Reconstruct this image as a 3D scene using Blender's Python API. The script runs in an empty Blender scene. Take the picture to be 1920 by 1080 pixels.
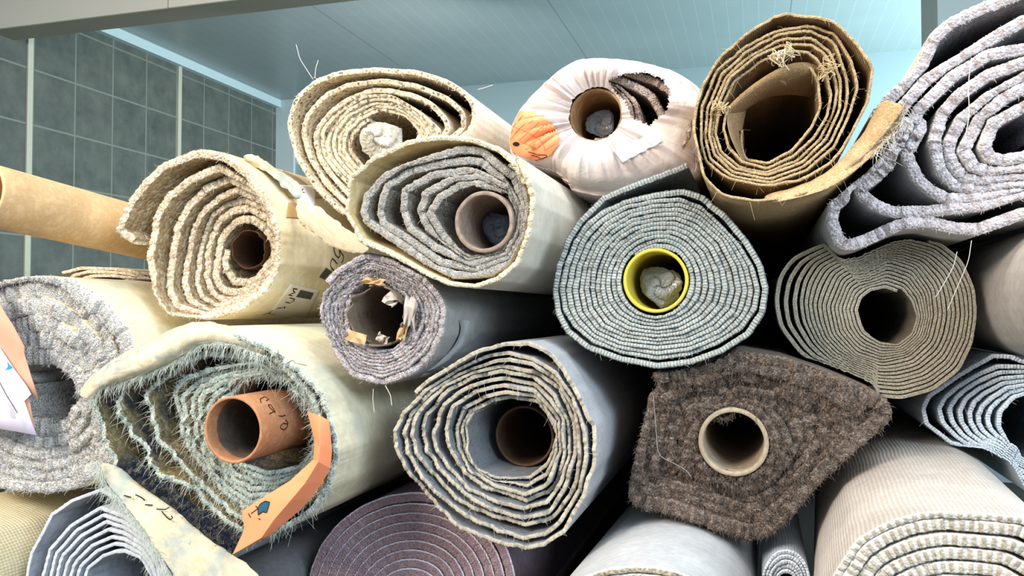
import bpy, math, random
import numpy as np
from mathutils import Vector, Matrix
from mathutils.bvhtree import BVHTree

# ------------------------------------------------------------------ camera, world, lights
SC = bpy.context.scene
COL = SC.collection
F = 1560.0
CAM_Z = 0.58
YAW, PITCH = math.radians(16.45), math.radians(1.62)
cam_data = bpy.data.cameras.new('camera')
cam_data.sensor_width = 36.0
cam_data.lens = 36.0 * F / 1920.0
cam_data.clip_start = 0.02
cam = bpy.data.objects.new('camera', cam_data)
cam.location = (0, 0, CAM_Z)
cam.rotation_euler = (math.pi / 2 + PITCH, 0, YAW)
COL.objects.link(cam)
SC.camera = cam
RM = np.array(cam.rotation_euler.to_matrix())
SC.view_settings.view_transform = 'Standard'
SC.view_settings.look = 'None'
SC.view_settings.gamma = 1.0
SC.view_settings.exposure = 0.5

world = bpy.data.worlds.new('world')
SC.world = world
world.use_nodes = True
bgn = world.node_tree.nodes['Background']
bgn.inputs['Color'].default_value = (0.78, 0.88, 1.0, 1)
bgn.inputs['Strength'].default_value = 0.66

def area_light(name, loc, target, size, size_y, power, color):
    d = bpy.data.lights.new(name, 'AREA')
    d.shape = 'RECTANGLE'; d.size = size; d.size_y = size_y
    d.energy = power; d.color = color
    o = bpy.data.objects.new(name, d)
    o.location = loc
    o.rotation_euler = (Vector(target) - Vector(loc)).to_track_quat('-Z', 'Y').to_euler()
    COL.objects.link(o)
    return o
# warm daylight from the shop front at upper left, cool window light from the right
area_light('warm_front_light', (-1.7, -1.0, 1.9), (-0.35, 1.1, 0.6), 1.2, 0.8, 80, (1.0, 0.86, 0.71))
area_light('cool_window_light', (2.1, -0.9, 1.7), (0.3, 1.2, 0.6), 1.6, 1.0, 70, (0.74, 0.89, 1.0))
area_light('rear_window_light', (3.4, 5.4, 1.25), (1.5, 4.8, 2.3), 1.6, 0.8, 260, (0.68, 0.93, 1.0))
area_light('rear_wall_fill_light', (-1.8, 4.4, 1.75), (-2.6, 5.4, 1.2), 0.8, 0.8, 18, (0.92, 0.97, 1.0))  # added fill to brighten the background; no known lamp stands there
area_light('ceiling_lamp_light', (0.0, 0.9, 2.15), (0.1, 1.2, 0.6), 1.6, 0.5, 20, (1.0, 0.97, 0.92))

# ------------------------------------------------------------------ helpers
def ray(px, py):
    d = RM @ np.array([(px - 960) / F, -(py - 540) / F, -1.0])
    return d / d[1]
CAMP = np.array([0, 0, CAM_Z])
def P(px, py, Y):
    return CAMP + ray(px, py) * Y
rng = np.random.default_rng(7)

def smooth_noise(x, seed, period=None):
    """1-D value noise, 0..1"""
    r = np.random.default_rng(seed)
    tab = r.random(4096)
    i = np.floor(x).astype(int); f = x - i
    f = f * f * (3 - 2 * f)
    return tab[i % 4096] * (1 - f) + tab[(i + 1) % 4096] * f

def tag(o, label=None, cat=None, group=None, kind=None):
    if label: o['label'] = label
    if cat: o['category'] = cat
    if group: o['group'] = group
    if kind: o['kind'] = kind
    return o

def empty(name, loc, label, cat, group=None):
    o = bpy.data.objects.new(name, None)
    o.empty_display_size = 0.05
    o.location = Vector([float(v) for v in loc])
    COL.objects.link(o)
    return tag(o, label, cat, group)

def mesh_obj(name, verts, faces, mats, parent=None, midx=None, uvs=None, smooth=True):
    """verts in world space; the object sits at its parent's origin or at its own base"""
    V = np.asarray(verts, dtype=float)
    if parent is not None:
        base = np.array(parent_world(parent))
    else:
        base = np.array([V[:, 0].mean(), V[:, 1].min(), V[:, 2].min()])
    me = bpy.data.meshes.new(name)
    me.from_pydata((V - base).tolist(), [], faces)
    for m in (mats if isinstance(mats, (list, tuple)) else [mats]):
        me.materials.append(m)
    if midx is not None:
        me.polygons.foreach_set('material_index', np.asarray(midx, dtype=np.int32))
    if smooth:
        me.polygons.foreach_set('use_smooth', np.ones(len(me.polygons), dtype=bool))
    if uvs is not None:
        uvl = me.uv_layers.new(name='UVMap')
        li = np.empty(len(me.loops), dtype=np.int32)
        me.loops.foreach_get('vertex_index', li)
        uvl.data.foreach_set('uv', np.asarray(uvs, dtype=np.float32)[li].ravel())
    me.update()
    o = bpy.data.objects.new(name, me)
    COL.objects.link(o)
    if parent is not None:
        o.parent = parent
    else:
        o.location = Vector(base.tolist())
    return o
def parent_world(p):
    v = Vector(p.location)
    while p.parent: p = p.parent; v = v + p.location
    return (v.x, v.y, v.z)

# ------------------------------------------------------------------ materials
def hexc(h):
    h = h.lstrip('#')
    c = [int(h[i:i + 2], 16) / 255 for i in (0, 2, 4)]
    return tuple(((x + 0.055) / 1.055) ** 2.4 if x > 0.04045 else x / 12.92 for x in c) + (1,)

class NT:
    def __init__(s, name):
        s.m = bpy.data.materials.new(name); s.m.use_nodes = True
        s.t = s.m.node_tree; s.b = s.t.nodes['Principled BSDF']
    def n(s, typ, **kw):
        nd = s.t.nodes.new(typ)
        for k, v in kw.items():
            if k in nd.inputs: nd.inputs[k].default_value = v
            else: setattr(nd, k, v)
        return nd
    def l(s, a, b): s.t.links.new(a, b)
    def math(s, op, a, b=None, clamp=False):
        nd = s.t.nodes.new('ShaderNodeMath'); nd.operation = op; nd.use_clamp = clamp
        for i, x in enumerate((a, b)):
            if x is None: continue
            if isinstance(x, (int, float)): nd.inputs[i].default_value = x
            else: s.l(x, nd.inputs[i])
        return nd.outputs[0]
    def mix(s, fac, a, b, mode='MIX'):
        nd = s.t.nodes.new('ShaderNodeMix'); nd.data_type = 'RGBA'; nd.blend_type = mode
        if isinstance(fac, (int, float)): nd.inputs[0].default_value = fac
        else: s.l(fac, nd.inputs[0])
        for i, x in ((6, a), (7, b)):
            if isinstance(x, tuple): nd.inputs[i].default_value = x
            else: s.l(x, nd.inputs[i])
        return nd.outputs[2]
    def ramp(s, fac, stops, interp='LINEAR'):
        nd = s.t.nodes.new('ShaderNodeValToRGB'); nd.color_ramp.interpolation = interp
        el = nd.color_ramp.elements
        while len(el) < len(stops): el.new(0.5)
        for e, (p, c) in zip(el, stops): e.position = p; e.color = c
        s.l(fac, nd.inputs[0]); return nd.outputs[0]

def mat(name, cols, cell=0.003, weights=None, rib=None, rib2=None, backing=None, stain=None,
        rough=0.9, bump=0.4, bdist=0.002, kind='voronoi', sheen=0.0, spec=0.2):
    """cols: list of hex colours picked by cell; rib=(axis 0/1, period m, hex, strength);
    backing=(fraction, hex) colours the first part of the edge's thickness; stain=(hex, scale, amount)"""
    N = NT(name)
    tc = N.n('ShaderNodeTexCoord')
    obj, uv = tc.outputs['Object'], tc.outputs['UV']
    sep = N.n('ShaderNodeSeparateXYZ'); N.l(uv, sep.inputs[0])
    U, Vv = sep.outputs[0], sep.outputs[1]
    cs = [hexc(c) for c in cols]
    if kind == 'voronoi':
        vo = N.n('ShaderNodeTexVoronoi', Scale=1.0 / cell); N.l(obj, vo.inputs['Vector'])
        sc = N.n('ShaderNodeSeparateColor'); N.l(vo.outputs['Color'], sc.inputs[0])
        fac = sc.outputs[0]; height = N.math('MULTIPLY', vo.outputs['Distance'], -1.0)
    else:
        no0 = N.n('ShaderNodeTexNoise', Scale=1.0 / cell, Detail=4.0, Roughness=0.65); N.l(obj, no0.inputs['Vector'])
        fac = N.math('MULTIPLY', N.math('SUBTRACT', no0.outputs[0], 0.3), 2.5, True); height = no0.outputs[0]
    n = len(cs)
    if n == 1: col = None
    else:
        col = N.ramp(fac, [((i + 0.5) / n, c) for i, c in enumerate(cs)])
    base = col if col is not None else cs[0]
    big = N.n('ShaderNodeTexNoise', Scale=14.0, Detail=3.0); N.l(obj, big.inputs['Vector'])
    if stain:
        sn = N.n('ShaderNodeTexNoise', Scale=stain[1], Detail=5.0, Roughness=0.6); N.l(obj, sn.inputs['Vector'])
        f = N.math('MULTIPLY', N.math('MULTIPLY', N.math('SUBTRACT', sn.outputs[0], 0.46), 6.0, True), stain[2])
        base = N.mix(f, base, hexc(stain[0]))
    hh = height
    for rb in (rib, rib2):
        if not rb: continue
        ax = U if rb[0] == 0 else Vv
        wob = N.math('MULTIPLY', big.outputs[0], rb[1] * 1.2)
        w = N.math('SINE', N.math('MULTIPLY', N.math('ADD', ax, wob), 2 * math.pi / rb[1]))
        w = N.math('ADD', N.math('MULTIPLY', w, 0.9), 0.5, True)
        base = N.mix(N.math('MULTIPLY', w, rb[3]), base, hexc(rb[2]))
        hh = N.math('ADD', hh, N.math('MULTIPLY', w, -0.9))
    if backing:
        bf = N.math('LESS_THAN', Vv, backing[0])
        base = N.mix(bf, base, hexc(backing[1]))
    v2 = N.math('ADD', N.math('MULTIPLY', big.outputs[0], 0.5), 0.75)
    hs = N.n('ShaderNodeHueSaturation')
    if isinstance(base, tuple): hs.inputs['Color'].default_value = base
    else: N.l(base, hs.inputs['Color'])
    N.l(v2, hs.inputs['Value'])
    N.l(hs.outputs[0], N.b.inputs['Base Color'])
    N.b.inputs['Roughness'].default_value = rough
    N.b.inputs['Specular IOR Level'].default_value = spec
    if sheen: N.b.inputs['Sheen Weight'].default_value = sheen
    fine = N.n('ShaderNodeTexNoise', Scale=900.0, Detail=2.0); N.l(obj, fine.inputs['Vector'])
    hh = N.math('ADD', hh, N.math('MULTIPLY', fine.outputs[0], 0.5))
    bp = N.n('ShaderNodeBump', Strength=bump, Distance=bdist); N.l(hh, bp.inputs['Height'])
    N.l(bp.outputs[0], N.b.inputs['Normal'])
    return N.m

def plain(name, h, rough=0.8, spec=0.3, noise=0.1, scale=60.0, bump=0.0, metallic=0, trans=0.0, alpha=1.0):
    N = NT(name)
    tc = N.n('ShaderNodeTexCoord')
    no = N.n('ShaderNodeTexNoise', Scale=scale, Detail=4.0); N.l(tc.outputs['Object'], no.inputs['Vector'])
    hs = N.n('ShaderNodeHueSaturation', Color=hexc(h))
    N.l(N.math('ADD', N.math('MULTIPLY', no.outputs[0], noise * 2), 1 - noise), hs.inputs['Value'])
    N.l(hs.outputs[0], N.b.inputs['Base Color'])
    N.b.inputs['Roughness'].default_value = rough
    N.b.inputs['Specular IOR Level'].default_value = spec
    N.b.inputs['Metallic'].default_value = metallic
    N.b.inputs['Transmission Weight'].default_value = trans
    N.b.inputs['Alpha'].default_value = alpha
    if bump:
        bp = N.n('ShaderNodeBump', Strength=bump, Distance=0.002); N.l(no.outputs[0], bp.inputs['Height'])
        N.l(bp.outputs[0], N.b.inputs['Normal'])
    return N.m

def cardboard(name, h='#c08a55', h2='#a06e40'):
    return mat(name, [h, h2, h], cell=0.02, kind='noise', bump=0.15, rough=0.75, rib=(1, 0.055, h2, 0.15))

M = {}
M['ink'] = plain('ink', '#15130f', noise=0.05)
M['cardboard'] = cardboard('cardboard', '#dabb90', '#cca97c')
M['cardboard_shade'] = cardboard('cardboard_shade', '#7d614c', '#6b513e')  # darker brown with the shade of core interiors in the colour
M['orange_paper'] = plain('orange_paper', '#f59468', noise=0.05, scale=20)
M['thread'] = plain('thread', '#d8d6cc', noise=0.15)
M['thread_dark'] = plain('thread_dark', '#4a3a30', noise=0.2)
M['plastic'] = plain('plastic_film', '#e9e4e4', rough=0.28, spec=0.6, noise=0.05, bump=0.3, scale=120)
M['plastic_grey'] = plain('plastic_grey', '#8d949b', rough=0.3, spec=0.5, noise=0.12, bump=0.4, scale=90)

# ------------------------------------------------------------------ sheets and rolls
ROWS = np.array([0.0, 0.004, 0.014, 0.04, 0.12, 0.4, 1.0])   # last is full length
def sheet(name, parent, path, dy, tvec, Y0, yend, axis, mats, jag=0.002, jag_len=0.006, bulge=0.0015,
          rough_edge=0.0006, seed=1, skew=None):
    """path: (n,2) XZ at the face plane, dy: front offset per sample, tvec: thickness,
    sheet hangs inwards on the left-hand normal given by sign already in path order"""
    n = len(path)
    d = np.gradient(path, axis=0)
    ln = np.linalg.norm(d, axis=1) + 1e-9
    tan = d / ln[:, None]
    nrm = np.stack([tan[:, 1], -tan[:, 0]], 1)      # inward normal for a clockwise path (seen from the camera)
    u = np.concatenate([[0], np.cumsum(np.linalg.norm(np.diff(path, axis=0), axis=1))])
    r = np.random.default_rng(seed)
    e = (smooth_noise(u / jag_len, seed) - 0.5) * jag * 1.4 + (smooth_noise(u / (jag_len * 6), seed + 1) - 0.5) * jag * 2.2
    e = e + (r.random(n) - 0.5) * jag * 0.5
    m = len(ROWS)
    cols, uvs = [], []
    def pos(off2, y):
        yy = Y0 + y
        X = path[:, 0] + off2[:, 0] + axis[0] * y
        Z = path[:, 1] + off2[:, 1] + axis[2] * y
        return np.stack([X, np.broadcast_to(yy, X.shape), Z], 1)
    ys = []
    for k in range(m):
        if k < m - 1: ys.append(dy + e * max(0, 1 - k / 3) + ROWS[k])
        else: ys.append(np.full(n, yend - Y0))
    for k in reversed(range(m)):                        # outer side, deep to front
        jit = nrm * ((r.random(n) - 0.5) * rough_edge * (1 if k < 3 else 0))[:, None]
        cols.append(pos(jit, ys[k])); uvs.append(np.stack([u, ys[k]], 1))
    for f in (0.25, 0.55, 0.85):                        # the cut edge
        o2 = nrm * (tvec * f + (r.random(n) - 0.5) * rough_edge)[:, None]
        cols.append(pos(o2, ys[0] - bulge * (0.3 + r.random(n)) * math.sin(math.pi * min(f + 0.1, 1))))
        uvs.append(np.stack([u, np.full(n, f)], 1))
    for k in range(m):                                  # inner side, front to deep
        jit = nrm * (tvec + (r.random(n) - 0.5) * rough_edge * (1 if k < 3 else 0))[:, None]
        cols.append(pos(jit, ys[k])); uvs.append(np.stack([u, ys[k]], 1))
    C = len(cols)
    V = np.stack(cols, 1).reshape(-1, 3); UV = np.stack(uvs, 1).reshape(-1, 2)
    # the edge colouring reads v as 0..1 across the thickness: duplicate the rim columns
    i = np.arange(n - 1)[:, None]; j = np.arange(C - 1)[None, :]
    a = (i * C + j).ravel(); Fq = np.stack([a, a + 1, a + C + 1, a + C], 1)
    jj = np.broadcast_to(j, (n - 1, C - 1)).ravel()
    mi = np.where(jj < m - 1, 0, np.where(jj < m + 3, 2, 1))
    caps = []
    for base, flip in ((0, False), ((n - 1) * C, True)):
        for q in range(C // 2 - 1):
            f = [base + q, base + q + 1, base + C - 2 - q, base + C - 1 - q]
            caps.append(f[::-1] if flip else f)
        # closing tri strip near the middle is covered by bulged verts
        if C % 2: 
            q = C // 2 - 1
            f = [base + q, base + q + 1, base + q + 2]
            caps.append(f[::-1] if flip else f)
    faces = Fq.tolist() + caps
    mi = np.concatenate([mi, np.full(len(caps), 2)])
    # back to loops with separate uv for edge: write by loops
    me = bpy.data.meshes.new(name)
    base = np.array(parent_world(parent))
    me.from_pydata((V - base).tolist(), [], faces)
    for mm in mats: me.materials.append(mm)
    me.polygons.foreach_set('material_index', mi.astype(np.int32))
    me.polygons.foreach_set('use_smooth', np.ones(len(faces), dtype=bool))
    uvl = me.uv_layers.new(name='UVMap')
    li = np.empty(len(me.loops), dtype=np.int32); me.loops.foreach_get('vertex_index', li)
    lt = np.empty(len(me.polygons), dtype=np.int32); me.polygons.foreach_get('loop_total', lt)
    pm = np.repeat(mi, lt)
    luv = UV[li].copy()
    col = li % C
    edge = pm == 2
    luv[edge & (col == m - 1), 1] = 0.0
    luv[edge & (col == m + 3), 1] = 1.0
    uvl.data.foreach_set('uv', luv.astype(np.float32).ravel())
    me.update()
    o = bpy.data.objects.new(name, me); COL.objects.link(o); o.parent = parent
    info = dict(path=path, nrm=nrm, tan=tan, dy=dy + e, t=tvec, Y0=Y0, axis=axis, u=u, obj=o)
    return o, info

def polar(pts, c, ccw=False):
    p = np.array(pts) - c
    th = np.arctan2(p[:, 1], p[:, 0]); r = np.hypot(p[:, 0], p[:, 1])
    o = np.argsort(th); th, r = th[o], r[o]
    th = np.concatenate([th - 2 * math.pi, th, th + 2 * math.pi]); r = np.tile(r, 3)
    g = np.linspace(-math.pi, math.pi, 721)
    # polygon sides stay straight: interpolate x,y on a fine subdivision
    xs = r * np.cos(th); zs = r * np.sin(th)
    T, R_ = [], []
    for k in range(len(th) - 1):
        for s in np.linspace(0, 1, 12, endpoint=False):
            x = xs[k] * (1 - s) + xs[k + 1] * s; z = zs[k] * (1 - s) + zs[k + 1] * s
            t = math.atan2(z, x)
            while t < th[k] - 0.5: t += 2 * math.pi
            while t > th[k + 1] + 0.5: t -= 2 * math.pi
            T.append(t); R_.append(math.hypot(x, z))
    o = np.argsort(T); return g, np.interp(g, np.array(T)[o], np.array(R_)[o])

def smooth_ring(rr, amount):
    if amount <= 0: return rr
    n = int(amount); k = np.hanning(2 * n + 1); k /= k.sum()
    ext = np.concatenate([rr[:-1][-n:], rr[:-1], rr[:-1][:n + 1]])
    out = np.convolve(ext, k, mode='valid')
    return out[:721] if len(out) >= 721 else np.append(out, out[0])[:721]

OUTS = []          # outlines of the rolls already standing: (polygon at its face, face Y, end Y, axis)
def in_poly_np(x, z, poly):
    c = np.zeros(x.shape, bool); p = poly; q = np.roll(poly, 1, axis=0)
    for (x1, z1), (x2, z2) in zip(p, q):
        if z1 == z2: continue
        c ^= ((z1 > z) != (z2 > z)) & (x < (x2 - x1) * (z - z1) / (z2 - z1) + x1)
    return c
def room_left(c, ax, Y0, end, g, rmax, margin=0.004):
    """how far a roll centred at c may reach in every direction before it meets its neighbours"""
    rs = np.linspace(0.0, rmax * 1.02, 70)
    X0 = rs[None, :] * np.cos(g)[:, None]; Z0 = rs[None, :] * np.sin(g)[:, None]
    lim = np.full(len(g), 9.0)
    for poly, Ya, Ea, axa in OUTS:
        lo, hi = max(Y0, Ya), min(end, Ea)
        if hi <= lo: continue
        par = abs(ax - axa).max() < 1e-6
        for Y in ([lo] if par else np.linspace(lo, hi, 7)):
            off = np.array([axa[0] * (Y - Ya) - ax[0] * (Y - Y0), axa[2] * (Y - Ya) - ax[2] * (Y - Y0)])
            pp = poly + off - c
            if (np.abs(pp).min(axis=0) > rmax * 3).any(): continue
            ins = in_poly_np(X0, Z0, pp)
            if ins[:, 0].any(): continue
            hitr = np.where(ins.any(1), rs[np.argmax(ins, 1)] - (rs[1] - rs[0]), 9.0)
            lim = np.minimum(lim, hitr - margin)
    return lim

def roll(name, label, center, Y0, rings, t, mats, end=4.1, vp=None, start=0.0, cw=True, trans=0.25, tail=None,
         tail_dy=None, wob=0.6, step=0.0022, jag=0.002, jag_len=0.006, bulge=0.0015, rough_edge=0.0006, seed=1,
         soft=14, wobf=5.0, parent=None, part='carpet', tmax=0.86, category='carpet roll', wobr=0.0, group=None, core=None):
    """rings: [(k, dy, polygon in pixels seen at depth Y0+dy)], outermost first; start: screen angle (deg, 0 = right,
    90 = up) where the sheet's free end lies; cw: winds clockwise on screen"""
    ax = ray(*vp) if vp else np.array([0.0, 1.0, 0.0])
    c3 = P(center[0], center[1], Y0)
    c = np.array([c3[0], c3[2]])
    ks, rr, dys = [], [], []
    for k, dyk, pts in rings:
        w = [P(x, y, Y0 + dyk) - ax * dyk for x, y in pts]
        g, r_ = polar([(q[0], q[2]) for q in w], c)
        ks.append(k); rr.append(smooth_ring(r_, soft)); dys.append(dyk)
    ks = np.array(ks, float); rr = np.array(rr); dys = np.array(dys)
    if parent is None:
        lim = room_left(c, ax, Y0, end, g, rr[0].max() * 1.03)
        for q in range(len(ks)):
            rr[q] = np.maximum(np.minimum(rr[q], lim - min(ks[q], 8) * t * 0.55), np.minimum(rr[q], rr[-1] * 0.6))
    if parent is None or part != 'carpet':
        po = np.stack([c[0] + rr[0] * np.cos(g), c[1] + rr[0] * np.sin(g)], 1)[::4]
        OUTS.append((po, Y0, end, ax))
    N = ks[-1]
    nphi = int(N * 900)
    phi = np.linspace(0, N, nphi)                       # turns
    fr = phi - np.floor(phi)
    s = np.clip((fr - (1 - trans)) / trans, 0, 1); s = s * s * (3 - 2 * s)
    kk = np.minimum(np.floor(phi) + s, N)
    th = math.radians(start) + (-1 if cw else 1) * 2 * math.pi * phi
    tw = (th + math.pi) % (2 * math.pi) - math.pi
    def R_at(k, tw):
        out = np.zeros_like(tw)
        k = np.clip(k, 0, N)
        idx = np.clip(np.searchsorted(ks, k, side='right') - 1, 0, len(ks) - 2)
        f = (k - ks[idx]) / (ks[idx + 1] - ks[idx])
        for q in range(len(ks)):
            v = np.interp(tw, g, rr[q])
            out += np.where(idx == q, v * (1 - f), 0) + np.where(idx + 1 == q, v * f, 0)
        return out
    r0 = R_at(kk, tw)
    gapn = np.maximum(r0 - R_at(kk + 1, tw), 0.0)
    gapn = np.where(kk + 1 > N, np.maximum(gapn, t * 1.05), gapn)
    tl = np.minimum(t, gapn * tmax); tl = np.maximum(tl, t * 0.22)
    free = np.maximum(gapn - tl, 0)
    wv = smooth_noise(phi * wobf + 3, seed + 11) * 0.65 + smooth_noise(phi * wobf * 3.1, seed + 12) * 0.35
    r = r0 - np.minimum(free, 0.012) * wv * wob
    if wobr: r = r * (1 + wobr * (smooth_noise(th / (2 * math.pi) * 9 + 50, seed + 13) - 0.5))
    if core: tl = np.maximum(np.minimum(tl, r - core), 0.001)
    dy = np.interp(kk, ks, dys)
    path = np.stack([c[0] + r * np.cos(th), c[1] + r * np.sin(th)], 1)
    tt = tl
    if tail:
        tp = []
        for x, y in tail:
            q = P(x, y, Y0); tp.append((q[0], q[2]))
        tp.append(tuple(path[3])); tp = np.array(tp)
        L = np.concatenate([[0], np.cumsum(np.linalg.norm(np.diff(tp, axis=0), axis=1))])
        uu = np.linspace(0, L[-1], 240)
        kx = np.hanning(25); kx /= kx.sum()
        def sm(a):
            e = np.concatenate([np.full(12, a[0]), a, np.full(12, a[-1])]); o = np.convolve(e, kx, 'valid'); return o
        tx, tz = sm(np.interp(uu, L, tp[:, 0])), sm(np.interp(uu, L, tp[:, 1]))
        w = np.linspace(0, 1, 240) ** 6
        tx = tx * (1 - w) + np.interp(uu, L, tp[:, 0]) * w; tz = tz * (1 - w) + np.interp(uu, L, tp[:, 1]) * w
        path = np.concatenate([np.stack([tx, tz], 1)[:-1], path[3:]])
        tt = np.concatenate([np.full(239, t), tl[3:]])
        d0 = np.linspace(tail_dy if tail_dy is not None else dy[0], dy[0], 239)
        dy = np.concatenate([d0, dy[3:]])
    if not cw: pass
    # resample by arc length
    L = np.concatenate([[0], np.cumsum(np.linalg.norm(np.diff(path, axis=0), axis=1))])
    n = max(50, int(L[-1] / step))
    uu = np.linspace(0, L[-1], n)
    path = np.stack([np.interp(uu, L, path[:, 0]), np.interp(uu, L, path[:, 1])], 1)
    tt = np.interp(uu, L, tt); dy = np.interp(uu, L, dy)
    root = parent or empty(name, (c3[0], Y0, c3[2] - rr[0].max()), label, category, group)
    if cw: o, info = sheet(part, root, path, dy, tt, Y0, end, ax, mats, jag, jag_len, bulge, rough_edge, seed)
    else:
        # counter-clockwise: negative thickness flips the normal inwards
        o, info = sheet(part, root, path, dy, -tt, Y0, end, ax, mats, jag, jag_len, bulge, rough_edge, seed)
        o.data.flip_normals()
    info['root'] = root; info['c'] = c3; info['ax'] = ax
    return info

def ell(cx, cy, rx, ry=None, n=24, rot=0, noise=0.0, seed=0):
    ry = ry or rx
    r = np.random.default_rng(seed); out = []
    for i in range(n):
        a = 2 * math.pi * i / n; k = 1 + noise * (r.random() - 0.5)
        x, y = rx * k * math.cos(a), ry * k * math.sin(a)
        out.append((cx + x * math.cos(rot) - y * math.sin(rot), cy + x * math.sin(rot) + y * math.cos(rot)))
    return out

def fibres(name, info, count, length, radius, m, parent=None, seed=3, spread=0.9, droop=0.4, forward=0.7, urange=None, segs=2, kind='stuff', outward=0.0):
    """short threads standing on the cut edge of a sheet"""
    r = np.random.default_rng(seed)
    p, nr, tn, dy, t, u = info['path'], info['nrm'], info['tan'], info['dy'], info['t'], info['u']
    lo, hi = urange or (0, u[-1])
    us = lo + (hi - lo) * r.random(count)
    idx = np.clip(np.searchsorted(u, us), 0, len(u) - 1)
    f = r.random(count)
    s = np.stack([p[idx, 0] + nr[idx, 0] * t[idx] * f, info['Y0'] + dy[idx], p[idx, 1] + nr[idx, 1] * t[idx] * f], 1)
    s[:, 0] += info['axis'][0] * dy[idx]; s[:, 2] += info['axis'][2] * dy[idx]
    s[:, 1] += 0.0004
    d = r.normal(size=(count, 3)) * spread
    d[:, 1] = -np.abs(d[:, 1]) - forward
    if outward:
        d[:, 0] += -np.sign(t[idx]) * nr[idx, 0] * outward; d[:, 2] += -np.sign(t[idx]) * nr[idx, 1] * outward
    d /= np.linalg.norm(d, axis=1)[:, None]
    ln = length * (0.4 + 0.9 * r.random(count))
    V = np.zeros((count, (segs + 1) * 3, 3)); 
    side = np.cross(d, r.normal(size=(count, 3))); side /= np.linalg.norm(side, axis=1)[:, None] + 1e-9
    up = np.cross(d, side)
    bend = r.normal(size=(count, 3)) * 0.35; bend[:, 2] -= droop
    for k in range(segs + 1):
        q = k / segs
        cpt = s + d * (ln * q)[:, None] + bend * (ln * q * q)[:, None]
        rad = radius * (1 - 0.55 * q)
        for j in range(3):
            a = 2 * math.pi * j / 3
            V[:, k * 3 + j] = cpt + (side * math.cos(a) + up * math.sin(a)) * rad
    faces = []
    stub = []
    for k in range(segs):
        for j in range(3):
            a = k * 3 + j; b = k * 3 + (j + 1) % 3
            stub.append((a, b, b + 3, a + 3))
    stub = np.array(stub); st = (np.arange(count) * (segs + 1) * 3)[:, None, None]
    faces = (stub[None] + st).reshape(-1, 4).tolist()
    o = mesh_obj(name, V.reshape(-1, 3), faces, m, parent or info['obj'])
    if kind: o['kind'] = kind
    return o

def tube(name, center, Y0, ro, ri, length, m, parent, vp=None, inset=0.0, seam=True, n=72, jag=0.0, seed=2, label=None):
    """hollow tube, radii in metres"""
    ax = ray(*vp) if vp else np.array([0.0, 1.0, 0.0])
    axn = ax / np.linalg.norm(ax)
    c = P(center[0], center[1], Y0) + ax * inset
    sx = np.cross(axn, [0, 0, 1.0]); sx /= np.linalg.norm(sx); sz = np.cross(sx, axn)
    rows = [(ro, length), (ro, length * 0.5), (ro, 0.1), (ro, 0.02), (ro, 0.0012), (ro - 0.0006, 0), (ri + 0.0006, 0), (ri, 0.0012), (ri, 0.02), (ri, 0.1), (ri, length * 0.5), (ri, length)]
    V, UV, Fc = [], [], []
    r = np.random.default_rng(seed)
    e = (smooth_noise(np.arange(n) * 0.35, seed) - 0.5) * jag; e[-1] = e[0]
    for k, (rad, y) in enumerate(rows):
        for i in range(n):
            a = 2 * math.pi * i / n
            V.append(c + axn * (y + (e[i] if y < 0.015 else 0)) + (sx * math.cos(a) + sz * math.sin(a)) * rad)
            UV.append((a * rad, y + a * 0.01))
    K = len(rows)
    for k in range(K):
        for i in range(n):
            k2 = (k + 1) % K
            Fc.append((k * n + i, k * n + (i + 1) % n, k2 * n + (i + 1) % n, k2 * n + i))
    o = mesh_obj(name, V, [f[::-1] for f in Fc], m, parent, uvs=UV)
    if label: o['label'] = label
    return o

def thread(name, pts3, rad, m, parent=None, label=None, cat=None, group=None):
    """a thin round thread through world points"""
    pts = np.array(pts3, float)
    L = np.concatenate([[0], np.cumsum(np.linalg.norm(np.diff(pts, axis=0), axis=1))])
    n = max(8, len(pts) * 5); uu = np.linspace(0, L[-1], n)
    q = np.stack([np.interp(uu, L, pts[:, k]) for k in range(3)], 1)
    kx = np.hanning(7); kx /= kx.sum()
    for k in range(3):
        e = np.concatenate([np.full(3, q[0, k]), q[:, k], np.full(3, q[-1, k])]); q[:, k] = np.convolve(e, kx, 'valid')
    V, Fc = [], []
    for i in range(n):
        tn = q[min(i + 1, n - 1)] - q[max(i - 1, 0)]; tn /= np.linalg.norm(tn) + 1e-9
        a = np.cross(tn, [0.3, 1, 0.2]); a /= np.linalg.norm(a) + 1e-9; b = np.cross(tn, a)
        for j in range(5):
            t_ = 2 * math.pi * j / 5; V.append(q[i] + (a * math.cos(t_) + b * math.sin(t_)) * rad)
    for i in range(n - 1):
        for j in range(5): Fc.append((i * 5 + j, i * 5 + (j + 1) % 5, (i + 1) * 5 + (j + 1) % 5, (i + 1) * 5 + j))
    Fc.append(tuple(range(5))[::-1]); Fc.append(tuple((n - 1) * 5 + j for j in range(5)))
    o = mesh_obj(name, V, Fc, m, parent)
    if label: tag(o, label, cat, group)
    return o
def pth(Y, *pts): return [P(x, y, Y) for x, y in pts]

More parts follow.
